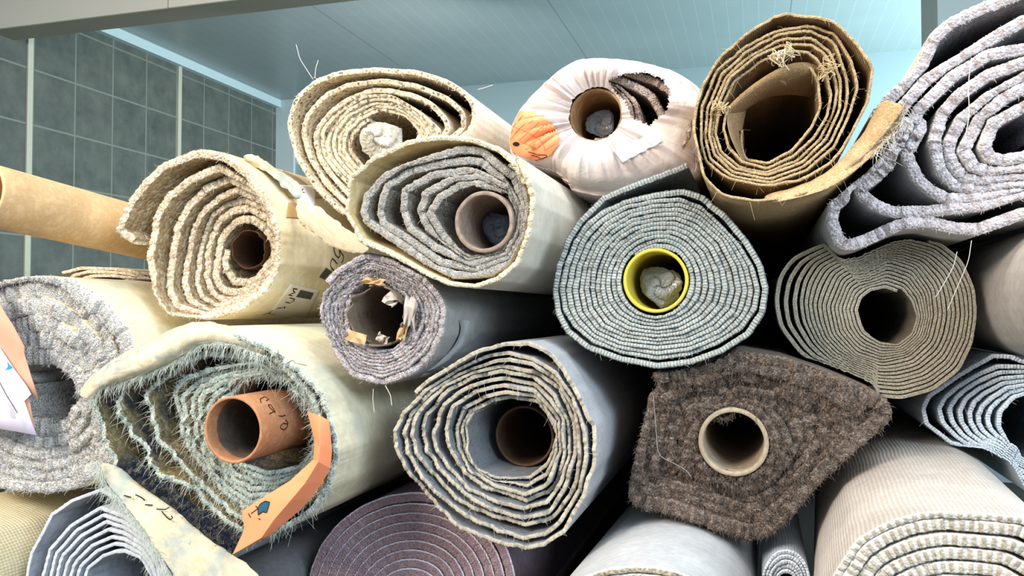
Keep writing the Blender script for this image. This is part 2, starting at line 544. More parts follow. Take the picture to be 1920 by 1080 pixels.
# ---- marks that lie on a built surface: strokes and patches are laid on the mesh they belong to
def bvh_of(o):
    b = np.array(parent_world(o)); me = o.data
    co = np.empty(len(me.vertices) * 3); me.vertices.foreach_get('co', co); co = co.reshape(-1, 3) + b
    return BVHTree.FromPolygons([tuple(v) for v in co], [tuple(p.vertices) for p in me.polygons])
def hit(bv, px, py, off):
    d = ray(px, py); d = Vector((d / np.linalg.norm(d)).tolist())
    loc, nrm, i, dist = bv.ray_cast(Vector((0, 0, CAM_Z)), d)
    if loc is None: return None, None
    if nrm.dot(d) > 0: nrm = -nrm
    return loc + nrm * off, nrm
def strokes(name, o, lines, width, m, off=0.0006, parent=None, bv=None):
    """pen strokes drawn on the surface of o"""
    bv = bv or bvh_of(o); V, Fc = [], []
    for ln in lines:
        pts = []
        for a, b in zip(ln[:-1], ln[1:]):
            k = max(2, int(math.hypot(b[0] - a[0], b[1] - a[1]) / 2.5))
            for s in np.linspace(0, 1, k, endpoint=False): pts.append((a[0] + (b[0] - a[0]) * s, a[1] + (b[1] - a[1]) * s))
        pts.append(ln[-1])
        hs = [hit(bv, x, y, off) for x, y in pts]; hs = [h for h in hs if h[0] is not None]
        if len(hs) < 2: continue
        s0 = len(V)
        for i, (p, nr) in enumerate(hs):
            t = hs[min(i + 1, len(hs) - 1)][0] - hs[max(i - 1, 0)][0]
            if t.length < 1e-7: t = Vector((1, 0, 0))
            s = t.normalized().cross(nr).normalized() * width / 2
            V += [tuple(p + s), tuple(p - s)]
        for i in range(len(hs) - 1):
            a = s0 + 2 * i; Fc.append((a, a + 1, a + 3, a + 2))
    if not V: return None
    return mesh_obj(name, V, Fc, m, parent or o)
def patch(name, o, quad, m, off=0.0008, nu=14, nv=14, parent=None, bv=None, inside=None, label=None, thick=True):
    """a label lying on o: quad = four pixel corners"""
    bv = bv or bvh_of(o); G = {}; V, Fc = [], []
    q = np.array(quad, float)
    for i in range(nu + 1):
        for j in range(nv + 1):
            s, t = i / nu, j / nv
            p = (q[0] * (1 - s) + q[1] * s) * (1 - t) + (q[3] * (1 - s) + q[2] * s) * t
            if inside and not inside(p[0], p[1]): continue
            h, nr = hit(bv, p[0], p[1], off)
            if h is None: continue
            G[i, j] = len(V); V.append(tuple(h))
    for i in range(nu):
        for j in range(nv):
            ks = [(i, j), (i + 1, j), (i + 1, j + 1), (i, j + 1)]
            if all(k in G for k in ks):
                dd = [V[G[k]][1] for k in ks]
                if max(dd) - min(dd) < 0.06: Fc.append(tuple(G[k] for k in ks))
    if not Fc: return None
    ob = mesh_obj(name, V, Fc, m, parent or o)
    if thick:
        md = ob.modifiers.new('thickness', 'SOLIDIFY'); md.thickness = 0.0004; md.offset = 0
    if label: ob['label'] = label
    return ob

def blob_sheet(name, pts3, m, parent=None, thick=0.0006):
    """crumpled sheet from a fan of world points: list of triangles/quads given as rows"""
    rows = len(pts3); cols = len(pts3[0]); V = [p for r_ in pts3 for p in r_]
    Fc = [(i * cols + j, i * cols + j + 1, (i + 1) * cols + j + 1, (i + 1) * cols + j) for i in range(rows - 1) for j in range(cols - 1)]
    o = mesh_obj(name, V, Fc, m, parent, smooth=False)
    md = o.modifiers.new('thickness', 'SOLIDIFY'); md.thickness = thick
    return o

def wad(name, center, Y, r, m, label, cat, seed=4, sx=1.0, sz=1.0, sy=0.6, parent=None):
    """crumpled ball of plastic film with sharp creases"""
    g = np.random.default_rng(seed); c = P(center[0], center[1], Y)
    V, Fc = [], []; nu, nv = 40, 26
    dirs = g.normal(size=(46, 3)); dirs /= np.linalg.norm(dirs, axis=1)[:, None]; hts = 0.62 + 0.36 * g.random(46)
    for j in range(nv + 1):
        for i in range(nu):
            a = 2 * math.pi * i / nu; b = math.pi * j / nv
            d = np.array([math.sin(b) * math.cos(a), math.cos(b), math.sin(b) * math.sin(a)])
            dt = dirs @ d
            k = min(1.0, float(np.min(np.where(dt > 0.05, hts / np.maximum(dt, 0.05), 9))))
            k += 0.05 * (g.random() - 0.5) - 0.16 * max(0.0, math.sin(a * 3 + b * 5 + seed)) ** 6
            V.append(c + d * r * k * np.array([sx, sy, sz]))
    for j in range(nv):
        for i in range(nu): Fc.append((j * nu + i, j * nu + (i + 1) % nu, (j + 1) * nu + (i + 1) % nu, (j + 1) * nu + i))
    o = mesh_obj(name, V, Fc, m, parent, smooth=False)
    if label: tag(o, label, cat)
    return o

# ------------------------------------------------------------------ the setting
def box(name, x0, x1, y0, y1, z0, z1, m, kind='structure', parent=None):
    V = [(x, y, z) for x in (x0, x1) for y in (y0, y1) for z in (z0, z1)]
    Fc = [(0, 1, 3, 2), (4, 6, 7, 5), (0, 4, 5, 1), (2, 3, 7, 6), (0, 2, 6, 4), (1, 5, 7, 3)]
    o = mesh_obj(name, V, Fc, m, parent, smooth=False)
    if kind: o['kind'] = kind
    return o

def grid_mat(name, base, base2, line, px_, py_, w, axes, off=(0, 0), rough=0.5, scale=9.0, accent=None, bump=0.2, spec=0.4):
    """panels/tiles on a plane in world metres; axes = (a, b) indices of generated object coords"""
    N = NT(name); tc = N.n('ShaderNodeTexCoord'); sep = N.n('ShaderNodeSeparateXYZ')
    geo = N.n('ShaderNodeNewGeometry'); N.l(geo.outputs['Position'], sep.inputs[0])
    def lines(ax, per, o, w):
        v = N.math('MODULO', N.math('ADD', sep.outputs[ax], 200 * per - o), per)
        return N.math('MAXIMUM', N.math('LESS_THAN', v, w), 0.0)
    no = N.n('ShaderNodeTexNoise', Scale=scale, Detail=6.0, Roughness=0.65); N.l(geo.outputs['Position'], no.inputs['Vector'])
    f = N.math('MULTIPLY', N.math('SUBTRACT', no.outputs[0], 0.3), 2.4, True)
    col = N.mix(f, hexc(base), hexc(base2))
    ln = None
    if px_: ln = lines(axes[0], px_, off[0], w)
    if py_:
        l2 = lines(axes[1], py_, off[1], w); ln = l2 if ln is None else N.math('MAXIMUM', ln, l2)
    col = N.mix(ln, col, hexc(line))
    if accent:
        for (ax, per, o, w2, c2) in accent: col = N.mix(lines(ax, per, o, w2), col, hexc(c2))
    N.l(col, N.b.inputs['Base Color']); N.b.inputs['Roughness'].default_value = rough
    N.b.inputs['Specular IOR Level'].default_value = spec
    bp = N.n('ShaderNodeBump', Strength=bump, Distance=0.003); N.l(N.math('SUBTRACT', f, ln), bp.inputs['Height'])
    N.l(bp.outputs[0], N.b.inputs['Normal'])
    return N.m

YB = 6.9
corner = P(521, 205, YB); XW = corner[0]; ZC = corner[2] - 0.0
ZC = P(521, 190, YB)[2]
tl = lambda px, py: (lambda d: CAMP + d * (XW / d[0]))(ray(px, py))   # a point on the left wall
y_a, y_b = tl(138, 300)[1], tl(272, 300)[1]
tw_ = (y_b - y_a) / 2
z_a, z_b = tl(200, 115 + .3147 * 200)[2], tl(200, 223 + .242 * 200)[2]
th_ = z_a - z_b
M['tile'] = grid_mat('dark_slate_tile', '#50534e', '#6e6f67', '#81857b', tw_, th_, 0.012, (1, 2), (y_a, z_a), rough=0.45, scale=7.0)
M['panel'] = grid_mat('pale_ceiling_panel', '#a3afb0', '#adb8b8', '#bcc6c6', 0.1, 0, 0.004, (0, 1), (0.02, 0), rough=0.32, scale=2.0,
                      accent=[(0, 1.5, 0.22, 0.008, '#7f8a8c')], bump=0.05, spec=0.5)
M['backwall'] = plain('pale_blue_wall', '#a3b6ba', noise=0.03, rough=0.6, scale=3)
M['fascia'] = grid_mat('cream_fascia', '#f2eee0', '#f5f1e6', '#a9a594', 1.3, 0, 0.006, (0, 2), (P(317, 10, 3.8)[0], 0), rough=0.6, scale=3, bump=0.02)
M['soffit'] = plain('grey_soffit', '#a49f90', noise=0.05, rough=0.6, scale=4)
M['white_trim'] = plain('white_trim', '#cfdde0', noise=0.03, rough=0.5)
M['strip'] = plain('pale_strip', '#c9c3ae', noise=0.06, rough=0.6)
M['floor'] = plain('concrete_floor', '#3b3834', noise=0.2, rough=0.8, scale=6)
M['gap_shade_black'] = plain('gap_shade_black', '#1b1a19', noise=0.2, rough=0.9)  # near-black stands in for the shade deep between the rolls

box('floor', XW - 0.1, 4.4, -1.2, YB + 0.1, -0.1, 0.0, M['floor'])
box('ceiling', XW - 0.1, 4.4, 1.2, YB + 0.1, ZC, ZC + 0.1, M['panel'])
box('wall_left', XW - 0.1, XW, -0.5, YB, 0, ZC, M['tile'])
box('wall_back', XW - 0.1, 4.4, YB, YB + 0.1, 0, ZC, M['backwall'])
box('wall_right', 4.4, 4.5, -0.4, YB + 0.1, 0, ZC, M['backwall'])
box('gap_shade_board', P(420, 600, 4.3)[0], 4.4, 4.25, 4.3, 0, CAM_Z + 0.28, M['gap_shade_black'])  # added board, hidden behind the rolls, keeps the gaps between them black
# pale strip at the end of the tiled wall
cs = P(521, 300, YB - 0.01)[0]
box('trim_corner', cs - 0.02, cs + 0.18, YB - 0.03, YB, 0, ZC, M['white_trim'])
# cornice along the left wall under the ceiling
box('trim_cornice', XW, XW + 0.05, 1.2, YB, ZC - 0.07, ZC, M['white_trim'])
for px in (52, 334):
    y = tl(px, 300)[1]
    box('trim_strip', XW, XW + 0.012, y - 0.02, y + 0.02, 0, ZC - 0.07, M['strip'])
# dropped beam crossing the room
yb1, yb2 = 3.8, 4.02
zb = P(200, 30.5, yb1)[2]
zb2 = P(200, 55.5, yb2)[2]
yb2 = (zb - CAM_Z) / ray(200, 55.5)[2]
box('trim_beam', XW, 4.4, yb1, yb2, zb, ZC, M['soffit'])
fa = box('trim_fascia', XW, 4.4, yb1 - 0.012, yb1, zb + 0.001, ZC, M['fascia'])
# pillar at the far right
pl = P(1758, 30, 3.2)
box('trim_pillar', pl[0], pl[0] + 0.35, 3.2, 3.5, 0, ZC, plain('pillar_paint', '#8fa0a4', noise=0.05, scale=5))

# ------------------------------------------------------------------ carpet materials
def trio(key, back, pile, edge): M[key] = (back, pile, edge)
latex = lambda n, a, b, **k: mat(n, [a, b], cell=0.012, kind='noise', bump=k.pop('bump', 0.15), bdist=0.001, rough=0.8, **k)

# A rope-loop roll
trio('rope', latex('cream_backing', '#eadfbf', '#dfd2ae', stain=('#c9a25e', 9, 0.35)),
     mat('beige_loop_pile', ['#ab9270', '#c3ae8c', '#d6c8ac', '#b9a17c'], cell=0.0065, bump=1.0, bdist=0.006),
     mat('beige_loop_edge', ['#cdbb9c', '#e2d8c4', '#bda887', '#ece4d4'], cell=0.004, bump=0.9, bdist=0.003))
# B speckled
trio('speckle', latex('cream_speckled_backing', '#e6d9c2', '#efe2d6', rib=(0, 0.012, '#c9b795', 0.3)),
     mat('speckled_pile', ['#c8b797', '#6f6150', '#d8c9ac', '#b8a686', '#d2c2a2'], cell=0.0045, bump=0.8, bdist=0.003),
     mat('speckled_edge', ['#dfcfb6', '#d2c0a2', '#e5dbc6', '#5f5244', '#dac9ad', '#bdac90'], cell=0.0042, bump=0.8, backing=(0.14, '#f0e6cc')))
# E thick mauve-white
trio('mauve', latex('grey_backing', '#cfcdc6', '#bdbcb8', rib=(0, 0.006, '#a9a9a8', 0.25)),
     mat('grey_mauve_pile', ['#8d8b92', '#a5a1a8', '#77767c'], cell=0.003, bump=0.6),
     mat('mauve_white_edge', ['#cbc4c8', '#c2b7b9', '#d6d1d5', '#b3a5a6', '#d0cace'], cell=0.0035, kind='voronoi', bump=1.0, bdist=0.003, backing=(0.1, '#dedcd6')))
# D burlap
bl = mat('brown_burlap', ['#95795a', '#82684a', '#a38863'], cell=0.0012, kind='voronoi', bump=0.5, rib=(0, 0.0028, '#8a6f4a', 0.25), rib2=(1, 0.0028, '#8a6f4a', 0.25))
bl2 = mat('tan_burlap_backing', ['#b89c74', '#a98c62', '#c6ac86'], cell=0.002, kind='voronoi', bump=0.4, rib=(1, 0.004, '#9c8058', 0.3), stain=('#cdbb95', 10, 0.5))
trio('burlap', bl2, bl, mat('burlap_edge', ['#b89f7a', '#a48a64', '#c8b491'], cell=0.0012, bump=0.6))
# F grey roll in a cream wrap
trio('greyloop', mat('cream_ribbed_backing', ['#d8d2c4', '#cdc8bb'], cell=0.01, kind='noise', rib=(1, 0.0042, '#b3b0a4', 0.55), bump=0.3),
     mat('grey_brown_pile', ['#77726a', '#8b867e', '#67625c', '#96938c'], cell=0.003, bump=0.8, bdist=0.003),
     mat('grey_loop_edge', ['#9c9a96', '#b9bab8', '#85817a', '#a6a49e'], cell=0.0022, bump=0.9, backing=(0.2, '#b6afa0')))
# G mauve-grey tight roll
trio('mauvegrey', mat('grey_ribbed_backing', ['#a7a9a8', '#9c9d9b'], cell=0.01, kind='noise', rib=(1, 0.005, '#7f807e', 0.5), bump=0.3),
     mat('mauve_grey_pile', ['#9a949c', '#b6b1b6'], cell=0.0025, bump=0.8),
     mat('mauve_grey_edge', ['#b8b2ba', '#cfccd2', '#a197a2', '#c6bdb8', '#bcb4c0'], cell=0.002, bump=1.0, backing=(0.22, '#c5bcb0')))
# H grey woven with white stitches
trio('stitch', mat('white_ribbed_backing', ['#bcc3c4', '#a9b0b1'], cell=0.01, kind='noise', rib=(0, 0.0042, '#7d8686', 0.6), bump=0.4),
     mat('grey_woven_pile', ['#5f686b', '#777f80', '#4c5457'], cell=0.002, bump=0.6),
     mat('stitched_edge', ['#8f9896', '#a3a69e', '#818b8b', '#97938a'], cell=0.0016, bump=0.7, rib=(0, 0.0042, '#c3cac6', 0.7), backing=(0.16, '#6a7273')))
# I thin beige coil
trio('coil', mat('beige_backing', ['#a39a8a', '#b1a898'], cell=0.01, kind='noise', rib=(0, 0.003, '#8a8274', 0.3), bump=0.2),
     mat('beige_short_pile', ['#6b6559', '#7d7669'], cell=0.0015, bump=0.4),
     mat('beige_coil_edge', ['#b0a792', '#9d937d', '#c2bba9', '#8d8470'], cell=0.0013, bump=0.8, backing=(0.3, '#c9c4b6')))
# J cream frayed
trio('frayed', latex('cream_stained_backing', '#e3dcc0', '#d9d0b2', stain=('#a9ada2', 7, 0.75)),
     mat('navy_tan_pile', ['#8f8058', '#6e6448', '#9c9070'], cell=0.004, bump=0.5, stain=('#1d2740', 16, 0.9)),
     mat('pale_teal_edge', ['#c0ccc6', '#a8bab8', '#d2d8c6', '#93a8a6'], cell=0.0025, bump=1.0))
# K grey thin layered
trio('greythin', mat('blue_grey_backing', ['#b1b3b8', '#a6a8ad'], cell=0.008, kind='noise', rib=(1, 0.0036, '#8f9196', 0.3), rib2=(0, 0.003, '#8f9196', 0.2), bump=0.2),
     mat('slate_under', ['#6f7378', '#7b7e82', '#626569'], cell=0.006, kind='noise', bump=0.15),
     mat('beige_grey_edge', ['#a39c8d', '#b3ab99', '#85827c'], cell=0.012, kind='noise', bump=0.4))
# L brown plush
trio('brown', latex('brown_backing', '#7d7066', '#6e6259'),
     mat('brown_plush_pile', ['#5c4b40', '#75645a', '#4a3b32', '#83756c'], cell=0.0028, bump=1.0, bdist=0.004),
     mat('brown_plush_edge', ['#78675a', '#8f8176', '#604e43', '#a0978f', '#806e60'], cell=0.0022, bump=1.0, bdist=0.003))
# M grey plush
trio('plush', latex('pale_yellow_backing', '#e9dfbe', '#ded3b0', stain=('#b5b3ab', 12, 0.5)),
     mat('grey_plush_pile', ['#c2c2c2', '#d5d5d2', '#e0dccd', '#aaabaf'], cell=0.003, bump=1.0, bdist=0.004),
     mat('grey_plush_edge', ['#d2d3d3', '#dededd', '#e6e2d2', '#babbbf', '#d3d6da'], cell=0.0024, bump=1.0, bdist=0.003))
# N white layers
trio('white', latex('white_backing', '#c6cad0', '#b7bcc3'),
     mat('white_under', ['#a4abb4', '#949ba5'], cell=0.01, kind='noise', bump=0.1),
     mat('white_edge', ['#c6ced8', '#b7c0cb'], cell=0.006, kind='noise', bump=0.3))
# P purple coil
trio('purple', latex('mauve_backing', '#756670', '#6b5d66'),
     mat('purple_pile', ['#5f4c54', '#6f5a60'], cell=0.003, bump=0.6),
     mat('purple_edge', ['#988086', '#836d77', '#a99290', '#8f7c88'], cell=0.0022, bump=0.8, backing=(0.16, '#d5d2e0')))
# Q pale
trio('pale', mat('pale_grey_backing', ['#b1b4b6', '#a6a9ac'], cell=0.01, kind='noise', rib=(1, 0.003, '#b0b3b4', 0.2), bump=0.1),
     mat('speckled_under', ['#8d8677', '#a59d8c'], cell=0.003),
     mat('speckled_grey_edge', ['#b3a993', '#7a7468', '#c7bea9', '#928a7b'], cell=0.003, backing=(0.2, '#dcdcd6')))
# R off-white ribbed
trio('offwhite', mat('off_white_ribbed_backing', ['#c5beb8', '#bab2aa'], cell=0.01, kind='noise', rib=(0, 0.0048, '#a59b91', 0.5), bump=0.35),
     mat('off_white_pile', ['#c2b9ac', '#aea598'], cell=0.003, rib=(0, 0.008, '#d9d4cb', 0.7)),
     mat('off_white_grid_edge', ['#ada392', '#9b9180', '#b8afa0'], cell=0.003, rib=(0, 0.008, '#d3cec5', 0.9), bump=0.6, backing=(0.12, '#e9e6df')))
# S blue-white
trio('bluewhite', mat('pale_blue_backing', ['#c4d0da', '#b4c1cc'], cell=0.01, kind='noise', rib=(0, 0.004, '#93a1ad', 0.5), bump=0.3),
     mat('blue_grey_pile', ['#6e7a84', '#808c95'], cell=0.003),
     mat('blue_white_edge', ['#b9c4cc', '#a2aeb8', '#c9d3da'], cell=0.002, rib=(0, 0.004, '#dbe6ee', 0.6), bump=0.6, backing=(0.15, '#dfe9f2')))
# O ribbed cream
trio('creamrib', mat('cream_woven_backing', ['#d8ceae', '#cfc4a2'], cell=0.01, kind='noise', rib=(0, 0.005, '#a99f80', 0.5), rib2=(1, 0.006, '#b3a98a', 0.4), bump=0.35),
     M['rope'][1], M['rope'][2])
trio('dusk', mat('dark_grey_backing', ['#77777a', '#6c6c70'], cell=0.01, kind='noise', rib=(1, 0.004, '#5b5b5e', 0.3), bump=0.2), M['purple'][1], M['greyloop'][2])
trio('greybody', mat('warm_grey_ribbed_backing', ['#b7b2ac', '#aaa59f'], cell=0.01, kind='noise', rib=(1, 0.004, '#8f8b86', 0.45), bump=0.3), M['coil'][1], M['coil'][2])

# ------------------------------------------------------------------ the rolls
# U: loose cardboard tube
u_root = empty('cardboard_tube', P(-34, 362, 1.0), 'long bare cardboard tube lying behind the loop-pile roll, against the tiled wall', 'tube')
tube('tube_wall', (-36, 362), 0.98, 0.0482, 0.043, 0.55, M['cardboard'], u_root, vp=(1500, 740))

# R: off-white ribbed
R_ = roll('off_white_ribbed_carpet_roll', 'off-white ribbed roll bulging in the bottom right corner of the photo',
          (1795, 1250), 0.86, [
    (0, 0.0, [(1520, 1250), (1535, 1140), (1566, 1070), (1603, 1012), (1650, 985), (1700, 966), (1760, 957), (1830, 962), (1920, 968), (2010, 1020), (2075, 1130), (2090, 1250), (2050, 1400), (1940, 1500), (1790, 1530), (1640, 1490), (1550, 1390)]),
    (1, 0.001, [(1534, 1250), (1549, 1145), (1578, 1080), (1614, 1024), (1655, 999), (1705, 980), (1760, 971), (1830, 976), (1915, 982), (1998, 1030), (2060, 1135), (2074, 1250), (2035, 1392), (1930, 1486), (1790, 1515), (1650, 1476), (1563, 1380)]),
    (9, 0.02, ell(1795, 1250, 70))],
    0.0110, M['offwhite'], start=-50, seed=37, vp=(1535, 590), end=1.75, wob=0.3, tmax=0.9)

# Q: pale roll bottom centre
Q = roll('pale_grey_carpet_roll', 'smooth pale grey roll at the bottom edge, under the dark brown plush roll',
         (1195, 1255), 0.90, [(0, 0.0, ell(1195, 1255, 222, 196)), (1, 0.002, ell(1195, 1255, 208, 182)), (9, 0.01, ell(1195, 1260, 60))],
         0.0100, M['pale'], start=-60, seed=36, vp=(1440, 640))

# J: cream frayed roll
J = roll('frayed_cream_carpet_roll', 'big cream-backed roll with frayed pale green edges and a cardboard tube in its middle',
         (455, 805), 1.0, [
    (0, 0.0, [(160, 744), (169, 709), (200, 680), (253, 656), (320, 629), (369, 607), (431, 615), (498, 640), (542, 676), (587, 709), (613, 749), (631, 793), (640, 847), (622, 913), (587, 962), (529, 1004), (450, 1028), (390, 1035), (333, 1010), (267, 975), (218, 927), (200, 864), (178, 811)]),
    (1, 0.016, [(222, 758), (231, 700), (276, 690), (320, 662), (369, 634), (453, 645), (515, 665), (562, 700), (598, 745), (616, 795), (625, 847), (610, 905), (575, 950), (525, 985), (462, 1008), (387, 958), (356, 922), (298, 891), (271, 847), (238, 811)]),
    (2, 0.023, [(273, 727), (300, 700), (340, 680), (387, 654), (476, 665), (530, 690), (575, 735), (600, 790), (608, 847), (590, 905), (550, 950), (490, 975), (431, 967), (369, 904), (338, 864), (298, 830), (282, 780)]),
    (3, 0.027, [(318, 735), (345, 705), (396, 688), (476, 678), (540, 706), (578, 755), (597, 805), (597, 850), (575, 905), (530, 940), (470, 958), (409, 918), (351, 856), (329, 793)]),
    (9, 0.030, [(418, 800), (423, 757), (450, 720), (500, 704), (553, 714), (588, 757), (594, 800), (583, 846), (552, 878), (500, 886), (450, 874), (425, 838)])],
    0.0075, M['frayed'], start=-115, trans=0.2, jag=0.008, jag_len=0.010, bulge=0.002, rough_edge=0.0014, seed=29, wob=0.6, wobf=9, soft=5, step=0.0022)

# O: cream woven roll, corner
O = roll('cream_woven_carpet_roll', 'cream woven-backed roll in the bottom left corner, only its side showing',
         (-140, 1110), 1.00, [(0, 0.0, ell(-140, 1110, 150, 150, seed=3, noise=0.05)), (6, 0.0, ell(-140, 1110, 60))],
         0.009, M['creamrib'], start=-60, seed=34)

# N: white layers bottom left
Nn = roll('white_layered_carpet_roll', 'roll of thin white layers with angular creases, bottom left under the frayed roll',
          (225, 1090), 1.02, [
    (0, 0.0, [(45, 1085), (53, 1037), (93, 962), (133, 935), (187, 915), (233, 938), (283, 975), (317, 1020), (335, 1080), (340, 1160), (310, 1220), (220, 1245), (120, 1225), (60, 1160)]),
    (1, 0.0, [(76, 1085), (90, 1030), (130, 983), (187, 948), (233, 965), (275, 995), (305, 1035), (318, 1090), (318, 1155), (290, 1205), (220, 1225), (135, 1205), (85, 1150)]),
    (8, 0.01, [(168, 1085), (172, 1068), (200, 1048), (235, 1040), (262, 1050), (280, 1075), (288, 1100), (272, 1130), (225, 1145), (185, 1125)])],
    0.0050, M['white'], start=-70, trans=0.3, jag=0.001, bulge=0.0005, seed=33, wob=0.25, wobf=6, soft=2, tmax=0.6)

# F: oval roll with a cream wrap
Fr = roll('grey_loop_carpet_roll', 'grey loop carpet roll in a thick cream outer layer, wound round a cardboard core',
          (905, 412), 1.04, [
    (0, 0.004, [(673, 397), (680, 363), (720, 323), (793, 295), (860, 273), (907, 272), (960, 303), (987, 350), (995, 390), (985, 440), (955, 497), (920, 520), (850, 524), (793, 494), (683, 420)]),
    (1, 0.010, [(703, 397), (720, 343), (767, 313), (843, 297), (910, 288), (970, 325), (988, 385), (978, 445), (958, 485), (893, 511), (827, 500), (747, 445), (712, 425)]),
    (2, 0.012, [(748, 397), (753, 353), (810, 320), (877, 312), (943, 328), (976, 380), (975, 430), (953, 477), (887, 501), (810, 470), (760, 432)]),
    (3, 0.014, [(780, 397), (790, 357), (837, 333), (893, 325), (953, 345), (973, 397), (965, 440), (943, 473), (877, 490), (793, 430)]),
    (4, 0.016, [(797, 400), (820, 363), (860, 340), (907, 338), (953, 360), (971, 397), (962, 440), (940, 470), (880, 484), (827, 450)]),
    (5, 0.02, ell(908, 415, 66, 68))],
    0.0105, M['greyloop'], start=62, trans=0.12, jag=0.003, bulge=0.002, rough_edge=0.001, seed=25, wob=0.35, soft=5, wobf=8, core=0.0418)
trio('wrap', M['greyloop'][0], latex('cream_wrap_inside', '#d8c9a0', '#c9b586', stain=('#b98d4c', 12, 0.5)),
     mat('cream_wrap_edge', ['#ddd3b8', '#cfc3a4', '#e9e2cd', '#c2b18a'], cell=0.0022, bump=0.8))
roll('', '', (905, 412), 1.032, [
    (0, 0.0, [(647, 400), (655, 332), (705, 288), (767, 260), (827, 249), (885, 252), (940, 268), (975, 296), (998, 340), (1005, 380), (995, 443), (972, 497), (937, 527), (893, 541), (843, 536), (793, 514), (727, 478), (675, 455)]),
    (1.06, 0.004, [(657, 400), (664, 337), (712, 296), (770, 268), (827, 258), (885, 260), (936, 276), (968, 304), (988, 342), (995, 380), (986, 441), (964, 490), (932, 518), (890, 531), (845, 526), (797, 504), (733, 470), (684, 448)])],
    0.0075, M['wrap'], start=60, trans=0.3, jag=0.004, bulge=0.002, rough_edge=0.001, seed=71, wob=0.0, soft=5, parent=Fr['root'], part='cream_outer_layer')
tube('cardboard_core', (907, 416), 1.045, 0.0412, 0.0355, 2.6, cardboard('grey_cardboard', '#9c8c7e', '#85766a'), Fr['root'], jag=0.003)
wad('plastic_wad', (932, 428), 1.13, 0.028, plain('blue_grey_film', '#5e6a78', rough=0.35, noise=0.2, bump=0.3), 'blue-grey plastic wad deep inside the core of the cream-wrapped grey roll', 'plastic', seed=6, sy=0.5)

# K: thin grey layers
K = roll('thin_grey_carpet_roll', 'grey roll of many thin creased layers, left of the dark brown plush roll',
         (978, 820), 1.04, [
    (0, 0.0, [(717, 823), (722, 785), (735, 760), (777, 712), (860, 660), (927, 637), (993, 632), (1043, 660), (1080, 710), (1107, 762), (1122, 800), (1125, 853), (1113, 927), (1070, 1003), (1033, 1030), (987, 1041), (927, 1023), (860, 993), (793, 950), (753, 907), (727, 862)]),
    (1, 0.004, [(737, 808), (747, 775), (790, 728), (850, 690), (910, 662), (950, 652), (1000, 665), (1045, 695), (1080, 745), (1102, 800), (1106, 853), (1094, 920), (1058, 985), (1025, 1010), (985, 1018), (930, 1003), (870, 975), (805, 930), (765, 885), (745, 845)]),
    (4, 0.014, [(785, 818), (795, 775), (840, 725), (890, 700), (940, 690), (1000, 700), (1045, 735), (1070, 790), (1072, 850), (1055, 910), (1030, 948), (985, 960), (930, 945), (875, 920), (825, 880), (795, 848)]),
    (7, 0.022, [(850, 805), (862, 762), (905, 735), (950, 728), (1005, 738), (1045, 790), (1048, 845), (1030, 895), (990, 915), (930, 905), (885, 880), (858, 845)]),
    (9, 0.03, [(872, 800), (884, 772), (927, 755), (960, 750), (1010, 760), (1042, 815), (1027, 860), (993, 892), (930, 898), (893, 885), (876, 840)])],
    0.0052, M['greythin'], start=160, trans=0.25, jag=0.007, jag_len=0.014, bulge=0.0006, rough_edge=0.0006, seed=30, wob=1.0, wobf=11, soft=2, tmax=0.6, wobr=0.03)
tube('cardboard_core', (983, 818), 1.14, 0.043, 0.0395, 2.4, cardboard('hole_shade_cardboard', '#5b4636', '#4f3c2e'), K['root'])  # core darkened: the shade of its hole is put into the colour

# G: small tight mauve-grey roll with a torn core
G = roll('mauve_grey_carpet_roll', 'small tightly wound mauve-grey roll with a torn paper core',
         (714, 592), 1.05, [
    (0, 0.0, [(585, 567), (593, 540), (627, 507), (687, 472), (743, 488), (793, 513), (823, 547), (838, 585), (833, 628), (810, 670), (775, 705), (720, 724), (660, 708), (617, 660), (595, 607)]),
    (1, 0.002, [(603, 575), (608, 550), (635, 516), (687, 486), (740, 500), (783, 522), (812, 552), (826, 587), (820, 625), (798, 662), (766, 692), (718, 709), (668, 696), (628, 652), (608, 610)]),
    (9, 0.014, [(645, 590), (652, 555), (680, 532), (715, 524), (745, 534), (765, 560), (772, 595), (762, 630), (738, 652), (705, 658), (668, 645), (650, 620)])],
    0.0085, M['mauvegrey'], start=150, jag=0.0035, jag_len=0.004, bulge=0.002, rough_edge=0.0014, seed=26, wob=0.7, soft=8, trans=0.3)

# T: plain grey roll, side only
T = roll('plain_grey_carpet_roll', 'plain warm grey roll at the right edge, right of the beige coil',
         (2100, 556), 1.05, [(0, 0.0, ell(2100, 543, 162, 156)), (8, 0.0, ell(2100, 556, 55))], 0.008, M['greybody'], start=-80, seed=39)

